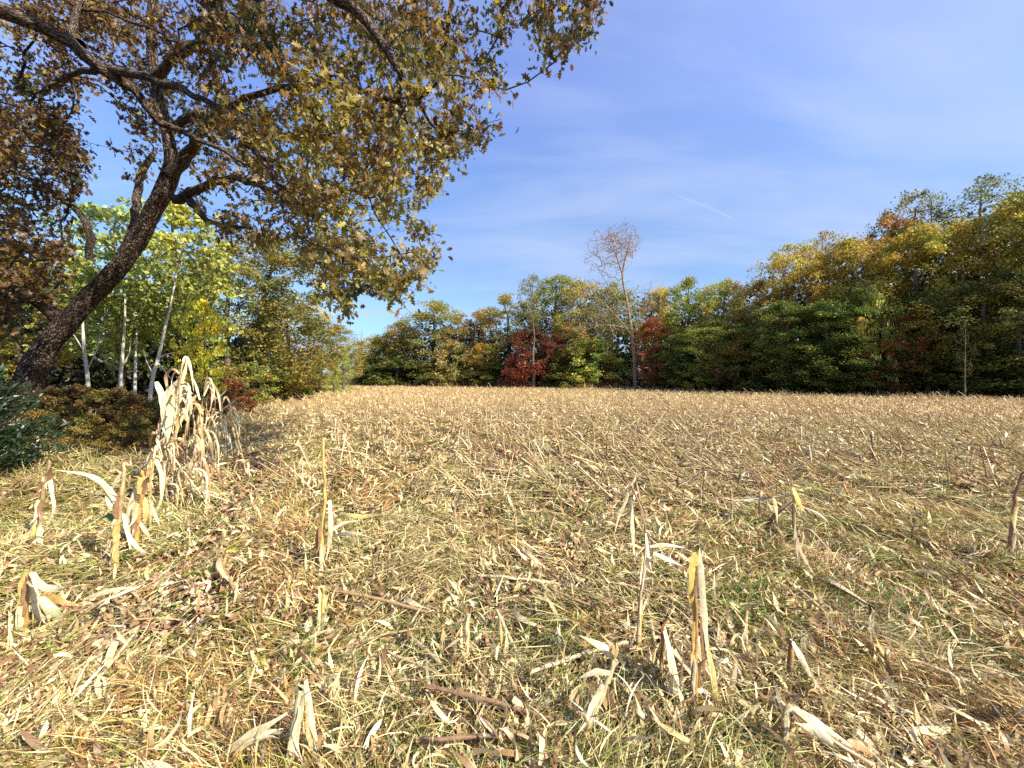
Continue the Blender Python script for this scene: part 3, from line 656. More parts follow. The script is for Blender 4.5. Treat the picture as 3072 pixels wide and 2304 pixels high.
# ------------------------------------------------------------------ left side wood
LG = 'trees of the wood left of the field'
L_ = [
 ('lime_tree', 'sunlit lime green tree with wide leaf sprays between the big oak trunk and the corn', 545, 610, 420, 16.5, 'lime', (.19, .25, .10)),
 ('lime_tree', 'lime green tree with airy crown seen behind the fork of the leaning oak', 360, 620, 380, 19, 'lime', (.17, .22, .09)),
 ('yellow_bush', 'bright yellow-green hanging foliage tree just above the standing corn', 620, 900, 150, 12.5, 'lime', (.28, .33, .06)),
 ('tree', 'yellow-green tree left of the leaning oak trunk at its foot', 60, 760, 330, 18, 'lime', (.17, .17, .06)),
 ('tree', 'tall brown-olive oak with dark limbs behind the lime green tree', 790, 690, 350, 27, 'dense', (.085, .088, .036)),
 ('tree', 'olive tree with spreading low boughs right of the brown-olive oak', 870, 880, 250, 31, 'dense', (.10, .102, .043)),
 ('tree', 'grey-olive tree between the lime green tree and the brown-olive oak', 680, 720, 260, 24, 'oval', (.09, .092, .038)),
 ('tree', 'pale gold tree at the right end of the left hand wood', 1010, 965, 150, 50, 'dense', (.12, .118, .05)),
 ('tree', 'thin grey leafy tree above the columnar evergreens', 930, 900, 150, 45, 'sparse', (.22, .19, .10)),
 ('evergreen', 'tall columnar green evergreen at the field corner', 1030, 1035, 75, 46, 'column', (.14, .17, .05)),
 ('evergreen', 'columnar evergreen with rounded top left of the tall columnar one', 965, 1045, 80, 45, 'column', (.11, .15, .05)),
 ('evergreen', 'narrow columnar evergreen between two wider ones', 1000, 1065, 60, 43, 'column', (.15, .17, .05)),
 ('bush', 'green rounded bush left of the columnar evergreens', 890, 1095, 130, 33, 'bush', (.12, .16, .055)),
 ('bush', 'yellow-green low bush at the foot of the olive tree', 835, 1110, 110, 31, 'bush', (.20, .20, .055)),
 ('bush', 'olive bush under the brown-olive oak', 760, 1085, 150, 24, 'bush', (.10, .11, .04)),
 ('red_bush', 'rust-red leafed bush behind the standing corn', 700, 1135, 120, 17, 'bush', (.12, .05, .032)),
 ('bush', 'dark shaded bush left of the rust-red bush', 630, 1130, 150, 18, 'bush', (.06, .05, .022)),
 ('bare_tree', 'distant bare grey tree in the gap between the two woods', 1085, 985, 45, 88, 'bare', (.3, .25, .2)),
 ('bare_tree', 'second distant bare tree in the gap, touching the far wood', 1112, 1000, 45, 90, 'bare', (.3, .25, .2)),
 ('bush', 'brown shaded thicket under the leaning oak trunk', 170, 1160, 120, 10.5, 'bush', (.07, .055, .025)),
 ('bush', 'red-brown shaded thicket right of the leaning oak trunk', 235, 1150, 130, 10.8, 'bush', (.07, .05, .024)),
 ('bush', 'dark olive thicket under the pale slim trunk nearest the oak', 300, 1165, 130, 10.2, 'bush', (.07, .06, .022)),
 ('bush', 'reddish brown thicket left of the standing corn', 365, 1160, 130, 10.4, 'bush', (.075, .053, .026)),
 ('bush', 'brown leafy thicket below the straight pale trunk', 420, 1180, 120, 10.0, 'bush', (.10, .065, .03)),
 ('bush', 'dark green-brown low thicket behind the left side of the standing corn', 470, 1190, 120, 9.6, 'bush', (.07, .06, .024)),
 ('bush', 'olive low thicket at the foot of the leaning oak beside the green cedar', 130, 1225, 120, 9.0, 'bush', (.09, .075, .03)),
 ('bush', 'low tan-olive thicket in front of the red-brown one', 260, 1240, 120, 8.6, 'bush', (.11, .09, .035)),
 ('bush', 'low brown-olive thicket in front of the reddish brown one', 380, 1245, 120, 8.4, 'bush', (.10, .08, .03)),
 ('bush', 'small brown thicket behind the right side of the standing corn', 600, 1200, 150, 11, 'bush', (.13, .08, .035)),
]
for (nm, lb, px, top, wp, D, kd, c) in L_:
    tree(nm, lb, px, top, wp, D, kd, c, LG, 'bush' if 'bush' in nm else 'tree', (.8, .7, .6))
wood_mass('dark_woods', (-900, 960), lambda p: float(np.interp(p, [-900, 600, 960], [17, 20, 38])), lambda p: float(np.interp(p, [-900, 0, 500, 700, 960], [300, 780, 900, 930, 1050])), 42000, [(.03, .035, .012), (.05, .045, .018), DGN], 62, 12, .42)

# pale slim trunks standing in the wood edge
def pale_trunk(label, pts, D, r, side=[]):
    P = [at(x, y, D + dd) for x, y, dd in pts]; P[0][2] = -.1
    t = thing('pale_tree', label, 'tree', (P[0][0], P[0][1], 0), 'pale slim trunks in the left wood'); off = np.array(t.location)
    Q, R = resample(P, np.linspace(r, r * .35, len(P)), .3)
    V, Fq, T = tube(Q, R, 9, .06, int(r * 1000)); tr = link('trunk', mesh_np('trunk', V - off, Fq, None, M_PALE, True, T), t)
    for s in side:
        S = [at(x, y, D + dd) for x, y, dd in s]; q, rr = resample(S, np.linspace(r * .35, r * .1, len(S)), .2)
        V, Fq, T = tube(q, rr, 5); link('branch', mesh_np('branch', V - off, Fq, None, M_PALE, True, T), t)
    # leaf sprays at the top
    rnd = np.random.default_rng(int(pts[0][0])); n = 900; C = Q[-1] + rnd.normal(size=(n, 3)) * [.9, .5, .6] + [0, .7, 0]
    a, b = rand_frame(n, rnd, .3); V, Fq = kites(C - off, a, b, .17 * rnd.uniform(.6, 1.3, n)); c = np.array((.34, .38, .08)) * rnd.uniform(.5, 1.3, n)[:, None]
    link('crown', mesh_np('crown', V, Fq, np.repeat(c, 4, 0), M_LEAF), t)
pale_trunk('pale slim trunk nearest the leaning oak, with small forked side branches', [(268, 1240, 0), (264, 1150, 0), (252, 1040, 0), (248, 960, 0), (246, 880, 0)], 13.6, .066, [[(262, 1110, 0), (290, 1050, 0), (300, 1000, .3)], [(255, 1060, 0), (225, 1010, 0), (205, 985, -.2)]])
pale_trunk('straight pale trunk in the middle of the shaded gap', [(362, 1230, 0), (362, 1140, 0), (368, 1060, 0), (374, 980, 0), (376, 880, 0)], 14.0, .070, [[(366, 1100, 0), (388, 1060, 0), (392, 1010, 0)]])
pale_trunk('short-looking pale trunk just right of the straight one', [(403, 1210, 0), (405, 1130, 0), (408, 1050, 0), (412, 960, 0)], 15.2, .064)
pale_trunk('long pale trunk leaning to the right beside the standing corn', [(442, 1240, 0), (455, 1150, 0), (478, 1060, 0), (496, 980, 0), (512, 915, 0), (530, 820, 0)], 13.2, .064, [[(474, 1075, 0), (510, 1060, 0), (555, 1052, .2)], [(458, 1120, 0), (440, 1085, 0), (430, 1050, 0)], [(470, 1085, 0), (500, 1120, 0), (530, 1160, 0)]])

# feathery green cedar at the left edge
def cedar():
    rnd = np.random.default_rng(77); b = at(-60, 1152, 6.2)
    t = thing('cedar', 'small dark green feathery cedar at the foot of the leaning oak', 'tree', (b[0], b[1], 0)); h = 1.72
    acc = Acc(); lf = Acc(); P = np.array([[0, 0, -.05], [0, 0, h * .5], [0, 0, h]]); V, Q, T = tube(P, [.05, .03, .008], 7); acc.add(V, Q, 1, T)
    for i in range(110):
        z = rnd.uniform(.08, h); L = .92 * (1 - z / h) ** .7 + .12; th = rnd.uniform(0, 6.28); d = np.array([math.cos(th), math.sin(th), .35 + rnd.uniform(-.2, .2)])
        e = np.array([0, 0, z]) + d * L; e[2] -= .12 * L; e[2] = max(e[2], .05); p = np.array([[0, 0, z], (np.array([0, 0, z]) + e) / 2 + [0, 0, .06], e])
        V, Q, T = tube(p, [.012, .008, .003], 3); acc.add(V, Q, 1, T)
        m = int(60 * L); s = rnd.uniform(.25, 1, m)[:, None]; C = p[0] * (1 - s) + p[2] * s + rnd.normal(size=(m, 3)) * .07
        a = unit(d[None] * .9 + rnd.normal(size=(m, 3)) * .5 + [0, 0, .35]); bb = unit(np.cross(a, rnd.normal(size=(m, 3))))
        V, Q = kites(C, a, bb, rnd.uniform(.07, .17, m), .13); lf.add(V, Q, np.repeat(np.array((.03, .062, .018)) * rnd.uniform(.5, 1.5, m)[:, None], 4, 0))
    link('trunk', acc.mesh('trunk', M_LIMB), t); link('crown', lf.mesh('crown', M_GREEN), t)
cedar()

# ------------------------------------------------------------------ ribbons: straw, leaves, blades
def ribbons(P, az, tilt, L, Wd, col, nseg, bend, roll, curl=None, taper=.15, rnd=rng, base=.6):
    n = len(P); m = nseg + 1; t = np.linspace(0, 1, m)
    curl = np.zeros(n) if curl is None else curl
    el = tilt[:, None] + bend[:, None] * t; a = az[:, None] + curl[:, None] * t
    d = np.stack([np.cos(a) * np.cos(el), np.sin(a) * np.cos(el), np.sin(el)], -1)
    pos = np.concatenate([np.zeros((n, 1, 3)), np.cumsum(d[:, :-1], 1)], 1) * (L / nseg)[:, None, None] + P[:, None]
    s = np.stack([-np.sin(a), np.cos(a), 0 * a], -1); up = np.cross(d, s)
    rl = roll[:, None] + curl[:, None] * t * 1.2
    side = s * np.cos(rl)[..., None] + up * np.sin(rl)[..., None]
    w = (base + (1 - base) * np.sin(PI * np.clip(t * 1.2, 0, 1))) * np.where(t > .55, 1 - (1 - taper) * ((t - .55) / .45) ** 1.3, 1)
    hw = .5 * Wd[:, None, None] * w[None, :, None] * side
    V = np.stack([pos - hw, pos + hw], 2).reshape(-1, 3)
    i = (np.arange(n) * m * 2)[:, None] + (np.arange(nseg) * 2)[None]; i = i.ravel()
    return V, np.stack([i, i + 1, i + 3, i + 2], 1), np.repeat(col, m * 2, 0)
def scatter(n, d0, d1, rnd, pw=1.0, spread=1.5, keep=None):
    """points on the ground around the view, about 1/D^2 dense"""
    u = rnd.random(n) ** pw; D = d0 * (d1 / d0) ** u; X = rnd.uniform(-spread, spread, n) * D
    P = np.stack([X, D, hgt(X, D)], 1)
    if keep is not None: P = P[keep(P, rnd)]
    return P
def infield(P, r): return r.random(len(P)) < np.clip(in_field(P[:, 0], P[:, 1]) + .06 * (P[:, 0] > -40), 0, 1)
def pathmask(P):
    """trodden strip of bare soil and small leaves left of the middle, 1 inside"""
    q = P[:, 0] + .50 * P[:, 1] + .95
    return np.exp(-(q / .55) ** 2)
def pal(cols, n, rnd, lo=.75, hi=1.25):
    c = np.array(cols); return c[rnd.integers(0, len(c), n)] * rnd.uniform(lo, hi, n)[:, None]
r1 = np.random.default_rng(501)
STRAW = [(.66, .53, .23), (.78, .66, .33), (.46, .34, .13), (.28, .21, .07), (.70, .62, .30), (.34, .31, .10), (.22, .13, .05)]
# matted dry grass
P = scatter(230000, 1.15, 15, r1, .93, 1.45)
gm = vnoise(P[:, :2], .9, 71); keep = (r1.random(len(P)) < (.25 + 1.0 * gm) * (1 - .93 * pathmask(P) * (P[:, 1] > 2.2))) & ((in_field(P[:, 0], P[:, 1]) > .3) | (P[:, 1] < 11))
P = P[keep]; n = len(P); D = P[:, 1]
P[:, 2] += r1.random(n) * .075 * (.4 + vnoise(P[:, :2], .35, 79))
az = vnoise(P[:, :2], 1.3, 72) * 5 + r1.normal(size=n) * .75 + 2.0
c = pal(STRAW, n, r1, .7, 1.25); gr = vnoise(P[:, :2], .8, 73)
c = np.where((r1.random(n) < np.clip(gr - .25, 0, .6))[:, None], c * [.58, .74, .38], c)
mid = (vnoise(P[:, :2], 1.1, 75) > .75)[:, None] & (r1.random(n) < .5)[:, None]; c = np.where(mid, c * [.95, .66, .45], c)
V, Q, C = ribbons(P, az, r1.normal(size=n) * .30 + .28, r1.uniform(.08, .28, n), (.0026 + .0010 * D) * r1.uniform(.6, 1.3, n), c, 3, -r1.uniform(.1, 1.2, n), r1.uniform(-.8, .8, n), r1.normal(size=n) * .7, .2)
link('dry_grass', mesh_np('dry_grass', V, Q, C, M_STRAW), kind='stuff')
# upright finer dry tufts
tc_ = scatter(1500, 1.4, 16, r1, .9, 1.4); tc_ = tc_[vnoise(tc_[:, :2], .9, 71) > .45]
m = 26; P = np.repeat(tc_, m, 0) + np.concatenate([r1.normal(size=(len(tc_) * m, 2)) * .07, np.zeros((len(tc_) * m, 1))], 1); n = len(P)
V, Q, C = ribbons(P, r1.uniform(0, 6.28, n), r1.uniform(.5, 1.3, n), r1.uniform(.07, .2, n), (.002 + .0009 * P[:, 1]), pal([(.60, .52, .27), (.50, .46, .22), (.42, .42, .17), (.55, .40, .2)], n, r1), 3, -r1.uniform(.3, 1.9, n), r1.uniform(-1, 1, n), None, .1)
link('dry_grass_tufts', mesh_np('dry_grass_tufts', V, Q, C, M_STRAW), kind='stuff')
# torn corn leaves
CORNC = [(.86, .70, .36), (.88, .76, .43), (.60, .42, .18), (.72, .56, .26), (.36, .20, .09), (.50, .32, .14), (.22, .115, .05)]
P = scatter(125000, 1.15, 75, r1, .85, 1.45, infield); gm = vnoise(P[:, :2], 1.0, 74)
rowp = .5 + .5 * np.cos(2 * PI * (P[:, 0] + .52 * P[:, 1] + 1.75) / .86)
P = P[r1.random(len(P)) < (.28 + .6 * (1 - gm) + .25 * rowp) * (1 - .75 * pathmask(P) * (P[:, 1] > 2.2))]; n = len(P); D = P[:, 1]; P[:, 2] += .01 + r1.random(n) ** 2 * .07
V, Q, C = ribbons(P, r1.normal(size=n) * 1.1 + 2.2, r1.normal(size=n) * .5 + .2, (.02 + .13 * r1.random(n) ** 2.2 + .012 * np.minimum(D, 6)) * (1 + D / 60), (.004 + .020 * r1.random(n) ** 1.6 + .0008 * np.minimum(D, 6)) * (1 + D / 25), pal(CORNC, n, r1, .7, 1.15), 4, r1.normal(size=n) * 1.0 - .4, r1.uniform(-1.3, 1.3, n), r1.normal(size=n) * 1.0, .1)
link('corn_leaf_litter', mesh_np('corn_leaf_litter', V, Q, C, M_STRAW), kind='stuff')
# piles of husks and leaves where the harvester dropped them
piles = [(1900, 2150, .38, 420), (1640, 2200, .30, 300), (1250, 2130, .28, 240), (1650, 1960, .30, 240), (2420, 2200, .40, 420), (2780, 2240, .34, 300), (2200, 2050, .32, 280), (1080, 2230, .25, 150), (2650, 2050, .36, 240), (1500, 1780, .28, 150), (760, 2220, .22, 120), (2900, 1900, .35, 160), (1450, 2250, .25, 200), (2050, 2270, .3, 300)]
PP = []
for px, py, s_, k in piles:
    g = ground(px, py); q = np.repeat(g[None], k, 0); q[:, :2] += r1.normal(size=(k, 2)) * s_ * [1.1, .55]; q[:, 2] = hgt(q[:, 0], q[:, 1]) + .01 + r1.random(k) * .09; PP.append(q)
P = np.concatenate(PP); n = len(P)
V, Q, C = ribbons(P, r1.normal(size=n) * 1.3 + 1.9, r1.normal(size=n) * .5 + .3, .04 + .19 * r1.random(n) ** 1.8, .005 + .020 * r1.random(n) ** 1.6, pal([(.86, .72, .40), (.88, .78, .50), (.72, .54, .27), (.42, .24, .11), (.58, .40, .19), (.24, .13, .06)], n, r1, .7, 1.1), 6, r1.normal(size=n) * 1.2 - .5, r1.uniform(-1.4, 1.4, n), r1.normal(size=n) * 1.3, .12)
link('husk_piles', mesh_np('husk_piles', V, Q, C, M_STRAW), kind='stuff')
# small fallen tree leaves and flakes
P = scatter(60000, 1.15, 30, r1, 1.0, 1.45); P = P[r1.random(len(P)) < .30 + .5 * pathmask(P)]; n = len(P); P[:, 2] += .012 + r1.random(n) * .03
a = unit(r1.normal(size=(n, 3)) * [1, 1, .28]); b = unit(np.cross(unit(r1.normal(size=(n, 3)) * [.4, .4, 1]), a))
V, Q = kites(P, a, b, r1.uniform(.02, .06, n) * (1 + P[:, 1] / 18), .38, .18)
link('fallen_leaves', mesh_np('fallen_leaves', V, Q, np.repeat(pal([(.62, .42, .27), (.70, .52, .34), (.50, .30, .18), (.75, .6, .4), (.35, .19, .10)], n, r1), 4, 0), M_STRAW), kind='stuff')
P = scatter(3600, 1.2, 9, r1, 1.0, 1.4); n = len(P); P[:, 2] += .03
a = unit(r1.normal(size=(n, 3)) * [1, 1, .3]); b = unit(np.cross(unit(r1.normal(size=(n, 3)) * [.4, .4, 1]), a))
V, Q = lobed(P, a, b, r1.uniform(.05, .11, n)); link('fallen_oak_leaves', mesh_np('fallen_oak_leaves', V, Q, np.repeat(pal([(.62, .44, .30), (.72, .55, .38), (.48, .28, .17), (.40, .14, .08)], n, r1), len(OLV), 0), M_STRAW), kind='stuff')
# green grass and small weeds
spots = [(2720, 1830, .30, 1300), (2880, 1960, .32, 900), (2560, 1800, .2, 350), (1530, 1570, .2, 300), (1000, 1640, .18, 160), (1000, 1940, .2, 260), (1290, 1930, .2, 350), (1170, 1990, .25, 500), (2280, 1790, .16, 300), (2200, 1840, .2, 350), (2010, 2100, .25, 420), (1960, 2180, .2, 300),
         (850, 1930, .2, 180), (1080, 2060, .3, 380), (300, 2240, .2, 250), (2170, 2230, .25, 300), (1750, 1900, .15, 180), (330, 1430, .2, 120), (2250, 1950, .25, 300)]
PP = []
for px, py, s, k in spots:
    g = ground(px, py); q = np.repeat(g[None], k, 0); q[:, :2] += r1.normal(size=(k, 2)) * s * [1.1, .7]; PP.append(q)
ex = scatter(3600, 1.3, 10, r1, 1, 1.4); PP.append(ex); P = np.concatenate(PP); n = len(P); P[:, 2] = hgt(P[:, 0], P[:, 1])
V, Q, C = ribbons(P, r1.uniform(0, 6.28, n), r1.uniform(.5, 1.4, n), r1.uniform(.06, .19, n), r1.uniform(.003, .007, n), pal([(.16, .28, .05), (.26, .36, .08), (.12, .22, .04), (.36, .38, .11)], n, r1), 4, -r1.uniform(.3, 1.6, n), r1.uniform(-1, 1, n), r1.normal(size=n) * .5, .08)
link('green_grass', mesh_np('green_grass', V, Q, C, M_GREEN), kind='stuff')
P = scatter(4200, 1.2, 14, r1, 1, 1.4); P = P[vnoise(P[:, :2], .5, 80) > .6]; P = np.repeat(P, 9, 0); n = len(P); P += r1.normal(size=(n, 3)) * [.035, .035, .012]; P[:, 2] += .045
a, b = rand_frame(n, r1); a[:, 2] *= .4; a = unit(a); b = unit(np.cross(unit(r1.normal(size=(n, 3)) * .5 + [0, 0, 1]), a))
V, Q = kites(P, a, b, r1.uniform(.014, .035, n), .42); link('small_weeds', mesh_np('small_weeds', V, Q, np.repeat(pal([(.30, .40, .07), (.42, .50, .10), (.20, .30, .05)], n, r1), 4, 0), M_GREEN), kind='stuff')
# shaded tall grass under the oaks and rough strip along the left edge
P = np.stack([r1.uniform(-16, -3.0, 26000), r1.uniform(5.5, 26, 26000), np.zeros(26000)], 1)
e = P[:, 0] - left_edge_x(P[:, 1]); P = P[(e < .9 + r1.normal(size=len(P)) * .4) & (e > -7)]; n = len(P)
P[:, 2] = hgt(P[:, 0], P[:, 1]); e = P[:, 0] - left_edge_x(P[:, 1])
V, Q, C = ribbons(P, r1.uniform(0, 6.28, n), r1.uniform(.4, 1.4, n), r1.uniform(.15, .45, n), r1.uniform(.008, .02, n), pal([(.52, .42, .19), (.38, .31, .12), (.26, .27, .08), (.36, .23, .11)], n, r1), 4, -r1.uniform(.2, 1.6, n), r1.uniform(-1, 1, n), r1.normal(size=n) * .5, .08)
link('rough_grass', mesh_np('rough_grass', V, Q, C, M_STRAW), kind='stuff')
# tan weeds standing along the foot of the far wood
px = r1.uniform(1060, 3300, 9000); d = np.interp(px, [1040, 1250, 1500, 1800, 2000, 2200, 2400, 2700, 3072, 3600], [79, 72, 66, 58, 51, 43.5, 38.5, 34, 30, 24]) - r1.random(9000) * 3.2 + .4 + 2.2 * (np.sin(px * .013) + .6 * np.sin(px * .031 + 1)) * .6
P = np.stack([(px - 1536) / F * d, d, np.zeros(9000)], 1)
P = P[r1.random(9000) < np.where((px > 1480) & (px < 1900), 1, .35)]; n = len(P)
V, Q, C = ribbons(P, r1.uniform(0, 6.28, n), r1.uniform(1.1, 1.57, n), r1.uniform(.4, 1.7, n) * np.where(P[:, 0] > 16, .35, .8) * (.4 + .9 * vnoise(P[:, :2], 2.5, 90)), r1.uniform(.02, .05, n), pal([(.50, .36, .18), (.42, .27, .14), (.35, .30, .12)], n, r1), 3, -r1.uniform(0, .8, n), r1.uniform(-1, 1, n), None, .2)
link('tall_weeds', mesh_np('tall_weeds', V, Q, C, M_STRAW), kind='stuff')

# ------------------------------------------------------------------ corn stubs standing in rows
MARKS = [('the upright ochre-yellow stalk', 962, 1725), ('the lone orange-brown stub', 1403, 1985), ('the tripod-like forked stalk', 1911, 1996), ('the tall pointed husk pair', 2088, 2165),
         ('the slim snapped stalk', 2393, 1728), ('the right edge stalk', 3022, 1695), ('the standing corn clump', 600, 1430), ('the long-leafed stalk', 348, 1705), ('the splayed husk', 1615, 2180),
         ('the split pale stub', 868, 2300), ('the black-brown stub', 2611, 1915), ('the snapped lower-left stalk', 72, 1910), ('the dark folded stalk', 2106, 1515), ('the bent bottom-right stalk', 2345, 2290)]
MARKS = [(m[0], ground(m[1], m[2])) for m in MARKS]
USED = set()
def tone(c):
    l = c[0]; return 'cream' if l > .74 else 'sandy' if l > .62 else 'tan' if l > .5 else 'brown' if l > .32 else 'dark brown'
BACK = [(560, 'standing corn clump'), (700, 'rust-red bush'), (860, 'olive tree at left'), (1000, 'columnar evergreens'), (1150, 'left tip of the wood'), (1300, 'broad green tree'), (1435, 'orange-topped tree'), (1600, 'dark red tree'), (1760, 'light green tree'),
        (1900, 'tall forked bare tree'), (2065, 'round-topped green tree'), (2225, 'reddish skyline dip'), (2350, 'first wispy treetop'), (2480, 'gold-brown tree'), (2680, 'shaded rust-red tree'), (2890, 'thin pale sapling'), (3040, 'right end of the wood')]
def where(x, y):
    if y > 6.5:
        px_ = 1536 + F * x / y; b_ = min(BACK, key=lambda b: abs(b[0] - px_))
        return 'in the %s field below the %s' % ('near' if y < 8 else 'inner' if y < 9.5 else 'middle' if y < 11 else 'outer' if y < 12.5 else 'far', b_[1])
    m = sorted(MARKS, key=lambda m: (m[1][0] - x) ** 2 + (m[1][1] - y) ** 2)[0]; dx_, dy_ = x - m[1][0], y - m[1][1]; d_ = math.hypot(dx_, dy_)
    far = 'close' if d_ < .45 else 'just' if d_ < 1.0 else 'steps' if d_ < 2.6 else 'well' if d_ < 6 else 'far'
    a_ = math.degrees(math.atan2(dy_, dx_)) % 360
    side = ['right of', 'back right of', 'behind', 'back left of', 'left of', 'front left of', 'in front of', 'front right of'][int((a_ + 22.5) // 45) % 8]
    return far + ' ' + side + ' ' + m[0]
def stub_mesh(h, r, seed, bent):
    """a cut corn stalk with nodes; returns stalk mesh + leaf meshes"""
    rnd = np.random.default_rng(seed); k = max(4, int(h / .045)); z = np.linspace(-.04, h, k); lean = rnd.normal(size=2) * .10 * h
    P = np.stack([lean[0] * (z / h) ** 2, lean[1] * (z / h) ** 2, z], 1)
    if bent is not None: P = np.vstack([P, P[-1] + [bent[0] * .4, bent[1] * .4, bent[2] * .3], P[-1] + bent])
    R = np.full(len(P), r) * (1 + .16 * (np.arange(len(P)) % 3 == 0)) * np.linspace(1.1, .85, len(P))
    V, Q, T = tube(P, R, 6); V[-6:] += rnd.normal(size=(6, 3)) * r * .9
    top = np.array([[len(V) - 6, len(V) - 5, len(V) - 4, len(V) - 3, len(V) - 2, len(V) - 1]])
    me = mesh_np('stalk', V, [Q, top], np.ones((len(V), 3)), M_CORN, True)
    lv = []
    for i in range(rnd.integers(1, 4)):
        zb = rnd.uniform(.25, .95) * h; p = np.array([[lean[0] * (zb / h) ** 2, lean[1] * (zb / h) ** 2, zb]])
        V, Q, C = ribbons(p, rnd.uniform(0, 6.28, 1), rnd.uniform(.1, 1.2, 1), rnd.uniform(.6, 1.4, 1) * max(h, .15), rnd.uniform(.018, .04, 1), np.ones((1, 3)), 7, -rnd.uniform(1.2, 3.0, 1), rnd.uniform(-.5, .5, 1), rnd.normal(size=1), .1)
        V[:, 2] = np.maximum(V[:, 2], .01); lv.append(mesh_np('leaf', V, Q, C, M_CORN))
    return me, lv
SV = []
for i in range(14):
    h = [.12, .16, .2, .24, .3, .36, .22, .18, .28, .42, .15, .25, .2, .33][i]
    SV.append((h, *stub_mesh(h, .011 + .003 * (i % 3), 900 + i, None if i % 4 else np.array([math.cos(i) * .22, math.sin(i) * .22, -.08 - .1 * (i % 3)]))))
rows = []
for k in range(-2, 90):
    off = -1.75 + .86 * k
    y = 1.5
    while y < 78:
        y += .22 * random.uniform(.6, 1.6) * (1 if y < 30 else 1.3)
        x = off - .52 * y + random.gauss(0, .05)
        if abs(x) > 1.42 * y + 1: continue
        if in_field(np.array(x), np.array(y)) < .5: continue
        pr = .05 if y < 4 else .13 if y < 7 else .34 if y < 14 else .85
        if x < -.5 * y + .3 and y < 14: pr *= .3
        if random.random() < pr: rows.append((x, y))
rows.sort(key=lambda p: p[1])
STALKC = [(.66, .50, .26), (.52, .34, .16), (.78, .66, .40), (.34, .20, .11), (.66, .44, .20)]
near, far_ = rows[:290], rows[290:]
for (x, y) in near:
    h, sm, lv = random.choice(SV); c = random.choice(STALKC)
    s = random.uniform(.8, 1.25); hs = h * s; sz = 'tiny' if hs < .15 else 'short' if hs < .22 else 'ankle-high' if hs < .3 else 'shin-high'
    t = thing('corn_stub', '%s %s corn stub standing %s' % (sz, tone(c), where(x, y)), 'corn stub', (x, y, float(hgt(x, y))), 'corn stubs left standing in the harvested rows', random.uniform(0, 6.28))
    t.rotation_euler[0] = random.gauss(0, .14); t.rotation_euler[1] = random.gauss(0, .14)
    a = link('stalk', sm, t, c); a.scale = (s, s, s)
    for l in lv: b = link('leaf', l, t, tuple(v * random.uniform(.7, 1.0) for v in (.78, .64, .38))); b.scale = (s, s, s)
acc = Acc()
rr = np.random.default_rng(5)
for (x, y) in far_:
    h = rr.uniform(.10, .34); l = rr.normal(size=2) * h * .3; w = .009 + .0004 * y
    V, Q, T = tube(np.array([[x, y, -.05], [x + l[0], y + l[1], h]]), [w, w * .8], 3); acc.add(V, Q, np.array(STALKC[rr.integers(0, 5)]) * rr.uniform(.7, 1.2))
f = np.array(far_); k = len(f); P = np.repeat(np.column_stack([f, np.full(k, .05)]), 2, 0); n = len(P); P[:, 2] += rr.random(n) * .15
V, Q, C = ribbons(P, rr.uniform(0, 6.28, n), rr.uniform(.1, 1.3, n), rr.uniform(.12, .35, n), rr.uniform(.012, .03, n) * (1 + P[:, 1] / 40), pal(CORNC, n, rr, .7, 1.15), 3, -rr.uniform(.8, 2.4, n), rr.uniform(-1, 1, n), None, .1)
V[:, 2] = np.maximum(V[:, 2], .0); acc.add(V, Q, C)
link('field_stubble', acc.mesh('field_stubble', M_STRAW), kind='stuff')

# fallen stalk pieces: the nearest are things, the rest one mass
FS = []
for i in range(8):
    rnd = np.random.default_rng(300 + i); L = [.35, .5, .6, .45, .7, .3, .55, .8][i]; k = 9; s = np.linspace(0, L, k)
    P = np.stack([s, rnd.normal() * .05 * (s / L) ** 2, .012 + .03 * np.sin(s / L * 3) * rnd.random() + 0 * s], 1); R = np.full(k, .006 + .0016 * (i % 4)); R[::3] *= 1.18
    V, Q, T = tube(P, R, 6); V[:6] += rnd.normal(size=(6, 3)) * .006; V[-6:] += rnd.normal(size=(6, 3)) * .008
    sm = mesh_np('stalk', V, [Q, np.array([[0, 1, 2, 3, 4, 5]]), np.arange(len(V) - 6, len(V))[None]], np.ones((len(V), 3)), M_CORN, True)
    V, Q, C = ribbons(P[[3]], np.array([.3]), np.array([.3]), np.array([L * .7]), np.array([.035]), np.ones((1, 3)), 7, np.array([-.8]), np.array([.4]), np.array([rnd.normal()]), .1)
    V[:, 2] = np.maximum(V[:, 2], .004)
    FS.append((sm, mesh_np('leaf', V, Q, C, M_CORN)))
P = scatter(400, 1.7, 16, r1, 1, 1.3, infield); P = P[(P[:, 0] > -.5 * P[:, 1] + .2) | (r1.random(len(P)) < .25)]
P = P[np.argsort(P[:, 1])][:80]
for p in P:
    q_ = random.randrange(8); sm, lm = FS[q_]; c = random.choice(STALKC)
    t = thing('fallen_stalk', '%s %s broken stalk lying %s' % ('long' if q_ in (4, 7, 2) else 'short' if q_ in (0, 5) else 'slim', tone(c), where(p[0], p[1])), 'corn stalk', (p[0], p[1], p[2] + .035), 'broken corn stalks lying on the field', random.gauss(2.3, .7))
    t.rotation_euler[1] = random.gauss(-.02, .07)
    link('stalk', sm, t, c)
    if random.random() < .6: link('leaf', lm, t, (.72, .58, .34))
acc = Acc(); P = scatter(10000, 5, 70, rr, .9, 1.4, infield); P = P[rr.random(len(P)) < .25 + .7 * (P[:, 0] > -.1 * P[:, 1])]
az = rr.normal(size=len(P)) * .6 + 2.6
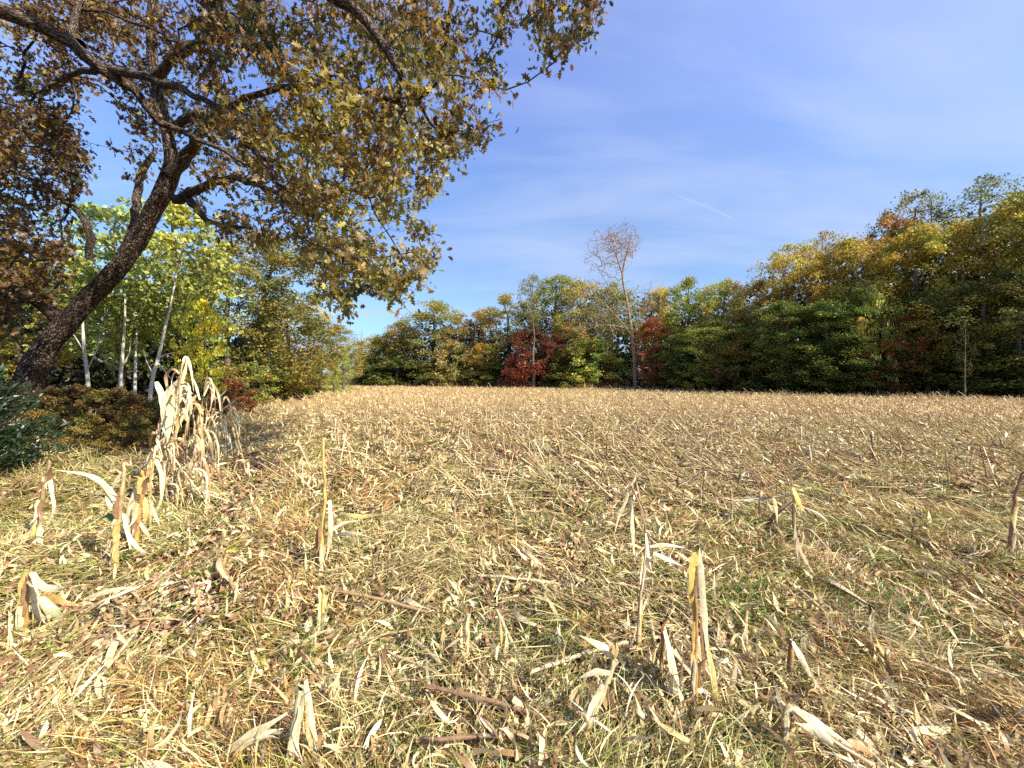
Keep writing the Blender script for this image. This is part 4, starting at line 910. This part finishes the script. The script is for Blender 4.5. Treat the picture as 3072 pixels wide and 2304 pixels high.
for p, a_ in zip(P, az):
    L = rr.uniform(.2, .8); d = np.array([math.cos(a_), math.sin(a_), rr.normal() * .06 if rr.random() < .7 else rr.uniform(.25, 1.1)]); w = .007 + .00035 * p[1]
    V, Q, T = tube(np.array([p + [0, 0, .04], p + [0, 0, .04] + d * L]), [w, w], 3); acc.add(V, Q, np.array(STALKC[rr.integers(0, 5)]) * rr.uniform(.6, 1.25))
link('stalk_litter', acc.mesh('stalk_litter', M_STRAW), kind='stuff')

# large dry corn leaves lying on the ground
LV = []
for i in range(8):
    rnd = np.random.default_rng(700 + i)
    V, Q, C = ribbons(np.array([[0, 0, .03]]), np.zeros(1), rnd.uniform(.2, .5, 1), rnd.uniform(.12, .26, 1), rnd.uniform(.022, .042, 1), np.ones((1, 3)), 9, -rnd.uniform(.5, 1.2, 1), rnd.uniform(-.6, .6, 1), rnd.normal(size=1) * 1.1, .08)
    V[:, 2] = np.maximum(V[:, 2], .006); LV.append(mesh_np('dry_corn_leaf', V, Q, C * rnd.uniform(.9, 1, 3), M_CORN))
P = scatter(330, 1.5, 6.5, r1, 1, 1.25); P = P[r1.random(len(P)) < .3 + .4 * (P[:, 0] > 0)]; P = P[np.argsort(P[:, 1])][:110]
for p in P:
    q_ = random.randrange(8); c = random.choice([(.78, .66, .38), (.82, .72, .44), (.64, .46, .24), (.70, .60, .28), (.46, .30, .15)])
    o = link('dry_corn_leaf', LV[q_], None, c, '%s %s corn leaf lying %s' % (tone(c), ['curled', 'flat', 'twisted', 'arched'][q_ % 4], where(p[0], p[1])), None, 'corn leaf', 'torn corn leaves lying on the near ground')
    o.location = Vector((p[0], p[1], p[2] + .02)); o.rotation_euler = (random.gauss(0, .15), random.gauss(0, .15), random.uniform(0, 6.28))

# ------------------------------------------------------------------ single corn plants that can be told apart
def leaf_ribbon(pts, w, twist=0.0, seed=0, fold=.25):
    """curved folded leaf blade through 3D pts"""
    rnd = np.random.default_rng(seed); P, _ = resample(pts, np.ones(len(pts)), .035); n = len(P); t = np.linspace(0, 1, n)
    T = unit(np.gradient(P, axis=0)); view = np.array([-P[n // 2][0], -P[n // 2][1], .4]); view = view / np.linalg.norm(view) + .8 * np.array([SUN_TO[0], SUN_TO[1], .5]); view = view / np.linalg.norm(view)
    s = unit(np.cross(T, view[None])); u = np.cross(s, T); ang = twist * t + rnd.normal() * .15 + .22 * np.sin(t * rnd.uniform(5, 11) + rnd.uniform(0, 6))
    sd = s * np.cos(ang)[:, None] + u * np.sin(ang)[:, None]; nr = np.cross(T, sd)
    ww = w * .5 * (.55 + .45 * np.sin(PI * np.clip(t * 1.25, 0, 1))) * np.where(t > .5, 1 - .93 * ((t - .5) / .5) ** 1.4, 1) * (1 + .12 * np.sin(t * 23 + seed))
    V = np.stack([P - sd * ww[:, None] + nr * (fold * ww)[:, None], P, P + sd * ww[:, None] + nr * (fold * ww)[:, None]], 1).reshape(-1, 3)
    i = np.arange(n - 1) * 3; Q = np.concatenate([np.stack([i, i + 1, i + 4, i + 3], 1), np.stack([i + 1, i + 2, i + 5, i + 4], 1)])
    return V, Q
PALE = (.82, .72, .44); CREAM = (.80, .68, .42); OCH = (.70, .48, .16); BRN = (.34, .19, .09); YLW = (.78, .66, .20); RST = (.50, .22, .08)
_hc = [0]
def plant(name, label, cat, base, stalk, r, leaves, sc=OCH, group=None, extra=()):
    """base (px,py) on the ground; stalk list of (px,py,dD); leaves list of (pts, width, colour)"""
    _hc[0] += 1; g = ground(*base); D = g[1] if g[1] > 0 else 1.0
    D = CAM_H * F / (base[1] - 1134)
    t = thing(name, label, cat, g, group); off = g
    def W3(lst):
        o_ = []
        for x, y, d in lst:
            p = at(x, y, D + d)
            if p[2] < .05 and y > 1250: p = ground(x, y) + [0, 0, .055]      # lies on the straw from here on
            o_.append(p)
        return o_
    if stalk:
        pts = [g - [0, 0, .05]] + W3(stalk); P, R = resample(pts, np.linspace(r * .82, r * .5, len(pts)), .03); P[1:-1] += np.random.default_rng(_hc[0] + 50).normal(size=(len(P) - 2, 3)) * r * .12
        P[:, 2] = np.where(np.arange(len(P)) < 3, P[:, 2], np.maximum(P[:, 2], hgt(P[:, 0], P[:, 1]) + .03))
        L = np.concatenate([[0], np.cumsum(np.linalg.norm(np.diff(P, axis=0), axis=1))]); R = R * (1 + .22 * np.exp(-((L % .17) / .012) ** 2))
        V, Q, T = tube(P, R, 8, .1, _hc[0]); rn = np.random.default_rng(_hc[0]); V[-8:] += rn.normal(size=(8, 3)) * r * .6
        c = np.ones((len(V), 3)) * (1 - .35 * vnoise(V, .12, _hc[0]))[:, None]
        link('stalk', mesh_np('stalk', V - off, [Q, np.arange(len(V) - 8, len(V))[None]], c, M_CORN, True), t, sc)
        for q in range(min(5, int(L[-1] / .11))):                 # torn leaf sheaths clinging to the stalk
            i0 = rn.integers(1, max(2, len(P) - 6)); i1 = min(len(P) - 1, i0 + rn.integers(4, 9)); seg = P[i0:i1 + 1].copy(); th = rn.uniform(-1, 1) * 1.2
            o3 = np.array([math.sin(th), -math.cos(th), 0]) * r * 1.05; sgn = rn.choice([0, 1])
            seg = seg[::-1] if sgn else seg
            seg = seg + o3; seg[-2:] += o3 * np.array([[1.0], [2.6]]) + [0, 0, -.01 * sgn]
            V, Qs = leaf_ribbon(seg, r * rn.uniform(1.3, 2.3), .2, int(rn.integers(999)), .5)
            link('sheath', mesh_np('sheath', V - off, Qs, np.ones((len(V), 3)), M_CORN, True), t, np.array([CREAM, OCH, BRN, PALE][rn.integers(0, 4)]) * rn.uniform(.7, 1.05))
    for s, (pts, w, c) in enumerate(leaves):
        P = W3(pts); P = [np.array([p[0], p[1], max(p[2], float(hgt(p[0], p[1])) + .05)]) for p in P]
        V, Q = leaf_ribbon(P, w * .82, ((s * 1.7) % 3 - 1.2) * .3, s + _hc[0] * 13)
        link('leaf', mesh_np('leaf', V - off, Q, np.ones((len(V), 3)), M_CORN, True), t, c)
    return t
G1 = 'corn stalks at the left edge of the field'
plant('corn_stalk', 'short snapped corn stalk with green and orange leaves drooping at its foot', 'corn stalk', (72, 1910), [(76, 1830, 0), (88, 1730, 0), (96, 1712, 0)], .020,
      [([(95, 1715, 0), (130, 1760, -.1), (190, 1765, -.15), (150, 1740, -.2)], .05, CREAM), ([(92, 1750, 0), (110, 1830, .05), (140, 1880, .05), (185, 1915, 0)], .035, CREAM),
       ([(80, 1830, 0), (50, 1860, 0), (15, 1905, 0)], .06, (.38, .36, .10)), ([(120, 1790, .1), (170, 1850, .1), (190, 1900, 0)], .07, (.32, .32, .14)), ([(130, 1780, .1), (200, 1830, .2), (265, 1835, .2)], .05, OCH),
       ([(85, 1740, 0), (110, 1760, -.1), (115, 1800, -.1)], .045, CREAM)], (.66, .38, .12), G1)
plant('corn_stalk', 'knee-high corn stalk with pale leaves trailing left, far left above the snapped one', 'corn stalk', (120, 1655), [(120, 1560, 0), (128, 1480, 0), (146, 1420, 0), (148, 1382, 0)], .022,
      [([(146, 1400, 0), (155, 1480, 0), (160, 1530, -.05), (130, 1600, -.05)], .035, PALE), ([(135, 1430, 0), (128, 1470, 0), (140, 1450, -.02), (150, 1440, 0)], .06, PALE), ([(122, 1540, 0), (105, 1580, 0), (70, 1620, 0), (55, 1680, -.1)], .045, CREAM),
       ([(118, 1560, 0), (90, 1620, 0), (50, 1640, 0)], .05, YLW), ([(122, 1560, 0), (118, 1620, 0), (140, 1660, -.05)], .04, PALE)], (.66, .44, .2), G1)
plant('corn_stalk', 'broken corn stalk with one long pale leaf stretching out to the left', 'corn stalk', (348, 1705), [(352, 1620, 0), (362, 1520, 0), (370, 1440, 0), (372, 1376, 0)], .022,
      [([(352, 1530, 0), (335, 1480, 0), (280, 1430, -.1), (165, 1410, -.2)], .055, PALE), ([(355, 1540, 0), (325, 1500, 0), (318, 1460, 0)], .05, (.70, .66, .30)), ([(350, 1560, 0), (325, 1545, .1), (300, 1560, .1)], .08, (.10, .22, .06)),
       ([(370, 1540, 0), (385, 1600, 0), (390, 1650, -.05)], .04, CREAM), ([(375, 1580, 0), (410, 1640, 0), (455, 1665, -.1)], .035, CREAM), ([(352, 1600, 0), (330, 1640, 0), (300, 1680, 0)], .03, CREAM),
       ([(372, 1420, 0), (350, 1440, 0), (335, 1455, 0)], .05, PALE)], (.70, .48, .22), G1)
plant('corn_stalk', 'orange-brown corn stalk wrapped in curling dry leaves beside the arched one', 'corn stalk', (408, 1650), [(415, 1560, 0), (428, 1480, 0), (432, 1420, 0)], .028,
      [([(430, 1440, 0), (400, 1490, 0), (385, 1560, 0), (395, 1600, 0)], .045, CREAM), ([(425, 1480, 0), (440, 1540, 0), (425, 1590, 0)], .05, OCH), ([(415, 1560, 0), (440, 1600, 0), (460, 1640, 0)], .035, CREAM), ([(400, 1500, 0), (385, 1540, 0), (402, 1600, 0)], .04, (.55, .36, .2))], (.72, .42, .12), G1)
plant('corn_stalk', 'arched pale corn leaf stalk curving like a hook', 'corn stalk', (455, 1600), [(450, 1520, 0), (452, 1440, 0), (462, 1372, 0)], .018,
      [([(455, 1440, 0), (462, 1380, 0), (485, 1430, 0), (480, 1510, 0), (440, 1560, 0)], .05, PALE), ([(462, 1372, 0), (445, 1420, 0), (435, 1460, 0)], .04, PALE), ([(455, 1520, 0), (475, 1570, 0), (482, 1600, 0)], .035, CREAM)], OCH, G1)
# the tall standing clump, several plants in a row
rnd = np.random.default_rng(909)
clump = [((505, 1510), 1290, 'leafy pale corn plant at the near left of the tall standing clump', 470), ((520, 1490), 1085, 'tallest standing corn plant with a pale upright tassel end', 545), ((560, 1470), 1200, 'tall pale corn plant in the middle of the clump with leaves bent over', 560),
         ((590, 1440), 1170, 'standing corn plant with long twisted leaves right of the tallest', 575), ((610, 1430), 1150, 'thin dry corn plant right of the middle of the clump', 612), ((628, 1410), 1230, 'short leafy corn plant at the right of the clump', 635),
         ((650, 1395), 1190, 'corn plant at the far right of the clump with a leaf reaching over the shrub', 665), ((535, 1450), 1230, 'leafy corn plant half hidden behind the tallest one', 520), ((668, 1380), 1260, 'low dry corn plant behind the right end of the clump', 680),
         ((575, 1500), 1330, 'low front corn plant hung with curled leaves', 578)]
for q, ((bx, by), ty, lb, tx) in enumerate(clump):
    D = CAM_H * F / (by - 1134); k = 5; st = [(bx + (tx - bx) * (i / k) ** 1.5 + rnd.normal() * 4, by + (ty - by) * i / k, rnd.normal() * .04) for i in range(1, k + 1)]
    lv = []
    for i in range(13 if ty < 1250 else 9):
        s = rnd.uniform(.12, .98); x0 = bx + (tx - bx) * s ** 1.5; y0 = by + (ty - by) * s; dr = rnd.choice([-1, 1]); L = rnd.uniform(55, 130); up = rnd.uniform(5, 45) * (s > .3)
        lv.append(([(x0, y0, 0), (x0 + dr * L * .18, y0 - up, rnd.normal() * .12), (x0 + dr * L * .36, y0 - up * .3 + 12, rnd.normal() * .2), (x0 + dr * L * (.38 + rnd.uniform(-.2, .12)), y0 + L * .75, rnd.normal() * .22)], rnd.uniform(.02, .05), tuple(np.array([PALE, (.78, .66, .36), CREAM, (.60, .42, .20), (.66, .54, .28), (.46, .28, .14)][rnd.integers(0, 6)]) * rnd.uniform(.9, 1.05))))
    if q == 1:
        lv += [([(545, 1150, 0), (556, 1110, 0), (560, 1072, 0)], .05, PALE), ([(470, 1145, 0), (490, 1200, 0), (488, 1260, 0), (494, 1290, 0)], .10, PALE), ([(530, 1165, 0), (510, 1250, 0), (503, 1350, 0)], .11, PALE), ([(540, 1140, 0), (500, 1190, 0), (495, 1300, 0)], .09, PALE)]
    if q == 6: lv += [([(640, 1200, 0), (670, 1180, 0), (680, 1165, 0)], .03, PALE), ([(665, 1230, 0), (700, 1205, 0), (722, 1190, 0)], .025, CREAM)]
    if q == 3: lv += [([(590, 1185, 0), (560, 1225, 0), (530, 1290, 0), (527, 1350, 0)], .08, (.74, .66, .30)), ([(600, 1200, 0), (585, 1150, 0), (570, 1120, 0)], .04, PALE)]
    plant('corn_plant', lb, 'corn plant', (bx, by), st, .016, lv, [(.74, .60, .34), (.70, .44, .18), (.50, .28, .16)][q % 3], 'dry corn plants left standing in a clump')
G2 = 'tall broken stalks in the near field'
plant('corn_stalk', 'upright ochre-yellow corn stalk casting a shadow on the trodden soil', 'corn stalk', (962, 1725), [(965, 1640, 0), (970, 1560, 0), (975, 1470, 0), (970, 1400, 0), (970, 1335, 0), (968, 1310, 0)], .020,
      [([(990, 1500, 0), (992, 1580, -.05), (985, 1650, 0), (970, 1700, 0)], .045, PALE), ([(998, 1560, 0), (1040, 1545, -.1), (1100, 1550, -.15), (1170, 1538, -.2)], .04, YLW), ([(995, 1610, 0), (1060, 1600, -.1), (1120, 1615, -.1)], .04, CREAM),
       ([(985, 1600, 0), (1030, 1570, .1), (1090, 1560, .1)], .03, CREAM), ([(965, 1720, 0), (920, 1730, -.1), (885, 1770, -.15), (872, 1792, -.2)], .05, YLW), ([(960, 1690, 0), (950, 1620, 0), (958, 1560, 0)], .03, BRN), ([(975, 1350, 0), (988, 1370, 0), (985, 1400, 0)], .02, BRN)], (.76, .56, .16), G2)
plant('fallen_stalk', 'thin ochre stalk lying level just left of the upright ochre-yellow stalk', 'corn stalk', (952, 1474), [(900, 1474, 0), (850, 1480, 0), (800, 1484, 0)], .012, [], (.70, .46, .18))
plant('corn_stub', 'short yellow-ended corn stub directly below the upright ochre-yellow stalk', 'corn stub', (966, 1870), [(968, 1820, 0), (968, 1770, 0)], .015, [([(968, 1775, 0), (975, 1800, 0), (972, 1820, 0)], .03, YLW)], (.78, .62, .18), G2)
plant('corn_stub', 'lone orange-brown corn stub with blackened tip in the lower middle', 'corn stub', (1403, 1985), [(1404, 1930, 0), (1406, 1860, 0), (1413, 1822, 0)], .013, [([(1405, 1960, 0), (1450, 1900, .1), (1500, 1895, .1)], .03, PALE), ([(1400, 1900, 0), (1360, 1930, 0), (1325, 1955, 0)], .018, CREAM)], (.66, .34, .12), G2)
plant('corn_stalk', 'forked tall grey-brown stalk meeting at a peak like a tripod', 'corn stalk', (1911, 1996), [(1915, 1900, .05), (1920, 1800, .15), (1930, 1720, .25), (1938, 1620, .4), (1928, 1540, .45), (1892, 1456, .5)], .012,
      [([(1892, 1456, .5), (1880, 1500, .5), (1855, 1555, .5), (1842, 1610, .45)], .028, CREAM), ([(1892, 1500, .5), (1897, 1560, .5), (1900, 1630, .5), (1906, 1690, .45)], .038, PALE), ([(1892, 1456, .5), (1905, 1440, .5), (1911, 1410, .5)], .02, PALE),
       ([(1938, 1600, .4), (1945, 1660, .35), (1955, 1715, .3)], .026, PALE), ([(1950, 1640, .4), (2000, 1635, .4), (2060, 1645, .4)], .03, PALE), ([(1960, 1660, .3), (2010, 1680, .3), (2050, 1700, .3)], .035, PALE)], (.40, .28, .15), G2)
plant('corn_stalk', 'tall pair of pointed orange-brown husks standing nearest in the right middle', 'corn stalk', (2088, 2165), [(2087, 2080, 0), (2085, 1960, 0), (2088, 1860, 0), (2086, 1760, 0), (2092, 1640, 0)], .014,
      [([(2092, 1636, 0), (2080, 1720, -.02), (2082, 1820, 0), (2086, 1900, 0)], .055, (.74, .54, .14)), ([(2094, 1632, 0), (2104, 1720, 0), (2112, 1830, 0), (2124, 1950, 0), (2140, 2080, 0)], .040, PALE), ([(2122, 1940, 0), (2140, 2020, 0), (2145, 2085, 0), (2170, 2140, 0), (2175, 2230, -.05)], .040, (.74, .58, .22)), ([(2105, 1850, 0), (2112, 1980, 0), (2118, 2060, 0)], .03, BRN)], (.66, .38, .12), G2)
plant('corn_stub', 'stout rust-orange stub with a long pale leaf leaning off it to the lower right', 'corn stub', (1985, 2072), [(1986, 2010, 0), (1988, 1920, 0), (1990, 1866, 0)], .016,
      [([(1992, 1880, 0), (2010, 1950, -.05), (2030, 2060, -.1), (2050, 2180, -.15), (2085, 2300, -.2)], .055, PALE), ([(2010, 1960, 0), (2030, 2080, -.1), (2035, 2200, -.2), (2030, 2300, -.25)], .04, CREAM)], (.58, .26, .08), G2)
plant('corn_stalk', 'slim pale stalk snapped at the top with its arm pointing left and a yellow husk', 'corn stalk', (2393, 1728), [(2390, 1660, 0), (2384, 1580, 0), (2380, 1500, 0), (2378, 1487, 0), (2320, 1492, .05), (2230, 1500, .1), (2195, 1502, .1)], .012,
      [([(2380, 1462, 0), (2395, 1500, -.02), (2408, 1545, 0)], .055, YLW), ([(2320, 1492, 0), (2330, 1530, 0), (2332, 1575, 0)], .04, (.74, .66, .34)), ([(2320, 1490, 0), (2300, 1478, .1), (2290, 1480, .1)], .06, BRN), ([(2385, 1585, 0), (2430, 1588, -.05), (2480, 1640, -.1), (2550, 1722, -.2)], .016, BRN), ([(2388, 1600, 0), (2405, 1660, -.05), (2440, 1720, -.1), (2478, 1772, -.15)], .03, (.66, .42, .22))], (.72, .60, .36), G2)
plant('corn_stalk', 'upright dark-jointed stalk with pale top at the right edge of the view', 'corn stalk', (3022, 1695), [(3030, 1640, 0), (3035, 1590, 0), (3040, 1530, 0), (3048, 1480, 0), (3066, 1418, 0)], .018,
      [([(3050, 1480, 0), (3060, 1445, 0), (3068, 1415, 0)], .035, PALE), ([(3010, 1690, 0), (3000, 1650, 0), (3005, 1620, 0)], .05, BRN), ([(3035, 1590, 0), (3050, 1620, 0), (3056, 1650, 0)], .03, BRN)], (.40, .22, .12), G2)
plant('corn_stub', 'thin upright brown stub left of the slim snapped stalk', 'corn stub', (2193, 1562), [(2194, 1520, 0), (2193, 1473, 0)], .010, [], (.50, .38, .22), G2)
plant('corn_stalk', 'dark broken stalk with its top folded down to the left in midfield', 'corn stalk', (2106, 1515), [(2108, 1460, 0), (2112, 1415, 0), (2080, 1432, .05), (2030, 1455, .1)], .014, [], (.24, .14, .08), G2)
plant('corn_stub', 'black-brown stub standing in the bright green grass', 'corn stub', (2611, 1915), [(2611, 1870, 0), (2612, 1815, 0)], .013, [], (.16, .09, .06), G2)
plant('corn_stalk', 'dark stub with a pale stiff leaf slanting off its top, right of the husk pair', 'corn stalk', (2368, 2060), [(2368, 1990, 0), (2372, 1920, 0)], .014, [([(2374, 1917, 0), (2400, 1965, -.05), (2425, 2015, -.08), (2450, 2065, -.1)], .036, CREAM)], (.30, .17, .09), G2)
plant('corn_stalk', 'bent stalk at the bottom right with thick pale cane folded over to the ground', 'corn stalk', (2345, 2290), [(2348, 2220, 0), (2358, 2130, 0), (2368, 2118, 0), (2440, 2180, -.03), (2530, 2245, -.08), (2630, 2300, -.12)], .015, [([(2530, 2240, 0), (2590, 2240, 0), (2625, 2290, 0)], .06, (.72, .46, .24)), ([(2370, 2120, 0), (2450, 2170, 0), (2560, 2240, -.05)], .045, PALE)], (.72, .50, .24), G2)
plant('fallen_stalk', 'thick pale corn cane lying slantwise at the bottom middle, torn husk at its top', 'corn stalk', (1716, 2296), [(1760, 2190, .05), (1800, 2100, .1), (1845, 1985, .15)], .019,
      [([(1850, 1990, .15), (1815, 1945, .15), (1735, 1905, .2)], .042, CREAM), ([(1845, 1975, .15), (1830, 1930, .1), (1800, 1900, .1)], .04, (.60, .42, .22)), ([(1832, 2020, .1), (1790, 2015, .1), (1735, 2035, .1)], .036, (.70, .58, .36)), ([(1845, 1980, .15), (1852, 1950, .1), (1850, 1925, .1)], .03, (.74, .6, .3))], (.80, .64, .34), G2)
plant('corn_husk', 'open pale corn husk lying splayed on the straw at the bottom centre', 'corn husk', (1615, 2180), [], .01,
      [([(1540, 2095, 0), (1575, 2140, 0), (1612, 2178, 0)], .045, CREAM), ([(1612, 2178, 0), (1650, 2145, .03), (1715, 2148, 0)], .085, PALE), ([(1612, 2182, 0), (1650, 2190, -.02), (1712, 2215, -.04)], .08, PALE), ([(1608, 2184, 0), (1640, 2215, -.03), (1705, 2240, -.05)], .06, CREAM), ([(1612, 2176, 0), (1660, 2170, .05), (1700, 2185, .03)], .07, (.84, .76, .5))])
plant('corn_stub', 'split pale stub with a steep broken cane at the bottom left of centre', 'corn stub', (868, 2300), [(876, 2240, 0), (890, 2140, 0), (904, 2050, 0)], .020, [([(918, 2040, 0), (925, 2100, 0), (940, 2190, 0), (965, 2280, 0)], .03, PALE), ([(925, 2100, 0), (930, 2200, 0), (938, 2290, 0)], .035, (.66, .42, .2))], PALE, G2)
plant('fallen_stalk', 'long pale leaf and cane lying slantwise left of the split pale stub', 'corn stalk', (640, 2302), [(720, 2250, 0), (790, 2205, 0), (840, 2190, 0)], .012, [([(650, 2290, 0), (730, 2225, 0), (830, 2160, 0), (900, 2115, .05)], .055, CREAM), ([(700, 2270, 0), (770, 2210, 0), (850, 2185, 0)], .05, PALE)], CREAM, G2)
plant('fallen_stalk', 'brown thick stalk lying across the lower right corner', 'corn stalk', (2680, 2085), [(2780, 2120, 0), (2900, 2165, -.05), (3060, 2225, -.1)], .018, [([(2700, 2090, 0), (2830, 2130, 0), (2950, 2190, -.05)], .05, (.55, .38, .2))], (.58, .38, .2), G2)
plant('fallen_stalk', 'brown stalk lying above the lower right corner stalk', 'corn stalk', (2440, 1990), [(2540, 2060, 0), (2640, 2120, 0)], .014, [([(2560, 2050, 0), (2600, 2090, 0), (2640, 2130, 0)], .05, (.66, .46, .22))], (.42, .27, .14), G2)
plant('dry_corn_leaf', 'straight yellow leaf piece lying below the lone orange-brown stub', 'corn leaf', (1385, 2012), [], .01, [([(1388, 2010, 0), (1440, 1988, .05), (1545, 1948, .1)], .04, (.80, .68, .20))])
plant('dry_corn_leaf', 'straight yellow leaf piece on the right above the corner stalk', 'corn leaf', (2870, 2085), [], .01, [([(2870, 2085, 0), (2920, 2065, .02), (2965, 2048, .04)], .04, (.78, .70, .22))])
plant('fallen_stalk', 'long thin pale stalk lying in the grass below the leafy weed', 'corn stalk', (170, 1920), [(260, 1835, 0), (350, 1785, .1), (430, 1755, .2)], .009, [([(250, 1800, .1), (340, 1770, .1), (430, 1760, .2)], .035, CREAM)], (.62, .44, .26), G2)
plant('fallen_stalk', 'dark bar-like stalk lying in the straw in front of the right edge stalk', 'corn stalk', (2840, 1685), [(2930, 1690, 0), (3075, 1686, 0)], .02, [], (.22, .13, .08), G2)
plant('dry_corn_leaf', 'grey curved stem lying in the grass at the bottom left', 'corn leaf', (165, 2200), [(220, 2210, 0), (265, 2195, 0), (320, 2165, .05)], .007, [], (.66, .50, .32))
# green leafy weeds
def weed(label, px, py, s, n, col):
    g = ground(px, py); rnd = np.random.default_rng(int(px)); t = thing('leafy_weed', label, 'weed', g); ac = Acc()
    for i in range(n):
        a_ = rnd.uniform(0, 6.28); d = np.array([math.cos(a_), math.sin(a_)]) * rnd.uniform(.2, 1) * s; z = rnd.uniform(.04, .14)
        V, Q, T = tube(np.array([[0, 0, 0], [d[0] * .5, d[1] * .5, z], [d[0], d[1], z]]), [.004, .003, .002], 4); ac.add(V, Q, np.array([.3, .22, .08]))
        V, Q = lobed(np.array([[d[0], d[1], z]]), unit(np.array([[d[0], d[1], -.02]])), unit(np.array([[-d[1], d[0], rnd.normal() * .05]])), np.array([rnd.uniform(.06, .11)]))
        me = mesh_np('leaf', V, Q, np.ones((len(V), 3)), M_GREEN); link('leaf', me, t, np.array(col) * rnd.uniform(.7, 1.2))
    link('stem', ac.mesh('stem', M_GREEN), t)
weed('yellow-green leafy weed left of the trodden strip', 640, 1725, .22, 12, (.42, .42, .09))
weed('yellow-green weed at the foot of the standing corn clump', 740, 1455, .22, 10, (.34, .36, .07))
weed('small round-leafed weed right of the standing corn, farther out', 885, 1385, .18, 9, (.50, .46, .08))
weed('low patch of yellow-green leaves right of the upright ochre-yellow stalk', 1090, 1445, .35, 16, (.40, .38, .07))
weed('dark green weed leaf by the trodden soil', 750, 1530, .12, 5, (.16, .24, .07))
weed('small bright weed at the foot of the broken long-leafed stalk', 385, 1680, .12, 7, (.30, .42, .08))

def foxtail(label, px, py, ang):
    g = ground(px, py) + [0, 0, .06]; rnd = np.random.default_rng(int(px)); d = np.array([math.cos(ang), math.sin(ang), .25]); t = thing('foxtail', label, 'grass head', g)
    V, Q, T = tube(np.array([-d * .16, -d * .05, [0, 0, 0]]), [.0015, .0015, .0015], 4); link('stem', mesh_np('stem', V, Q, np.ones((len(V), 3)), M_STRAW), t, (.5, .44, .2))
    s_ = rnd.random(260)[:, None]; C = d * s_ * .075 + rnd.normal(size=(260, 3)) * .004; a = unit(C - d * s_ * .075 + d * .006); b = unit(np.cross(a, rnd.normal(size=(260, 3))))
    V, Q = kites(C, a, b, np.full(260, .016), .12); link('head', mesh_np('head', V, Q, np.ones((len(V), 3)), M_STRAW), t, (.62, .46, .16))
for i, (x, y, a_) in enumerate([(590, 2065, 2.6), (485, 2110, 2.4), (400, 2110, 1.9), (385, 2060, 2.8), (180, 2130, 2.2), (845, 1700, 2.0)]):
    foxtail(['tan foxtail head lying highest in the lower left straw', 'fat tan foxtail head below and left of the highest one', 'tan foxtail head left of the fat one', 'slim foxtail head above the pair in the lower left', 'tan foxtail head nearest the bottom left corner', 'single foxtail head on the trodden soil strip'][i], x, y, a_)

# ------------------------------------------------------------------ vapour trail
def contrail():
    m, t = mat_new('vapour'); e = t.nodes.new('ShaderNodeBsdfDiffuse'); e.inputs[0].default_value = (.9, .9, .9, 1); tr = t.nodes.new('ShaderNodeBsdfTransparent')
    tl = t.nodes.new('ShaderNodeBsdfTranslucent'); tl.inputs[0].default_value = (.9, .9, .9, 1); ml = t.nodes.new('ShaderNodeMixShader'); t.links.new(e.outputs[0], ml.inputs[1]); t.links.new(tl.outputs[0], ml.inputs[2])
    lw = t.nodes.new('ShaderNodeLayerWeight'); lw.inputs['Blend'].default_value = .5
    n = t.nodes.new('ShaderNodeTexNoise'); n.inputs['Scale'].default_value = .012; n.inputs['Detail'].default_value = 5; g = t.nodes.new('ShaderNodeNewGeometry'); t.links.new(g.outputs['Position'], n.inputs['Vector'])
    mr = t.nodes.new('ShaderNodeMapRange'); mr.inputs['From Min'].default_value = .1; mr.inputs['From Max'].default_value = .9; mr.inputs['To Min'].default_value = .20; mr.inputs['To Max'].default_value = 0
    t.links.new(lw.outputs['Facing'], mr.inputs['Value']); mu = t.nodes.new('ShaderNodeMath'); mu.operation = 'MULTIPLY'; t.links.new(mr.outputs[0], mu.inputs[0]); t.links.new(n.outputs['Fac'], mu.inputs[1])
    mx = t.nodes.new('ShaderNodeMixShader'); t.links.new(mu.outputs[0], mx.inputs[0]); t.links.new(tr.outputs[0], mx.inputs[1]); t.links.new(ml.outputs[0], mx.inputs[2])
    o = t.nodes.new('ShaderNodeOutputMaterial'); t.links.new(mx.outputs[0], o.inputs[0])
    P = [at(2010, 578, 8000), at(2080, 605, 7900), at(2140, 628, 7850), at(2195, 655, 7800)]; Q, R = resample(P, [3, 20, 26, 12], 60)
    V, Fq, T = tube(Q, R, 16, .25, 5); V2 = V
    link('vapour_trail', mesh_np('vapour_trail', V, Fq, None, m, True), None, None, 'thin white vapour trail in the blue sky above the right hand wood', None, 'vapour trail')
contrail()
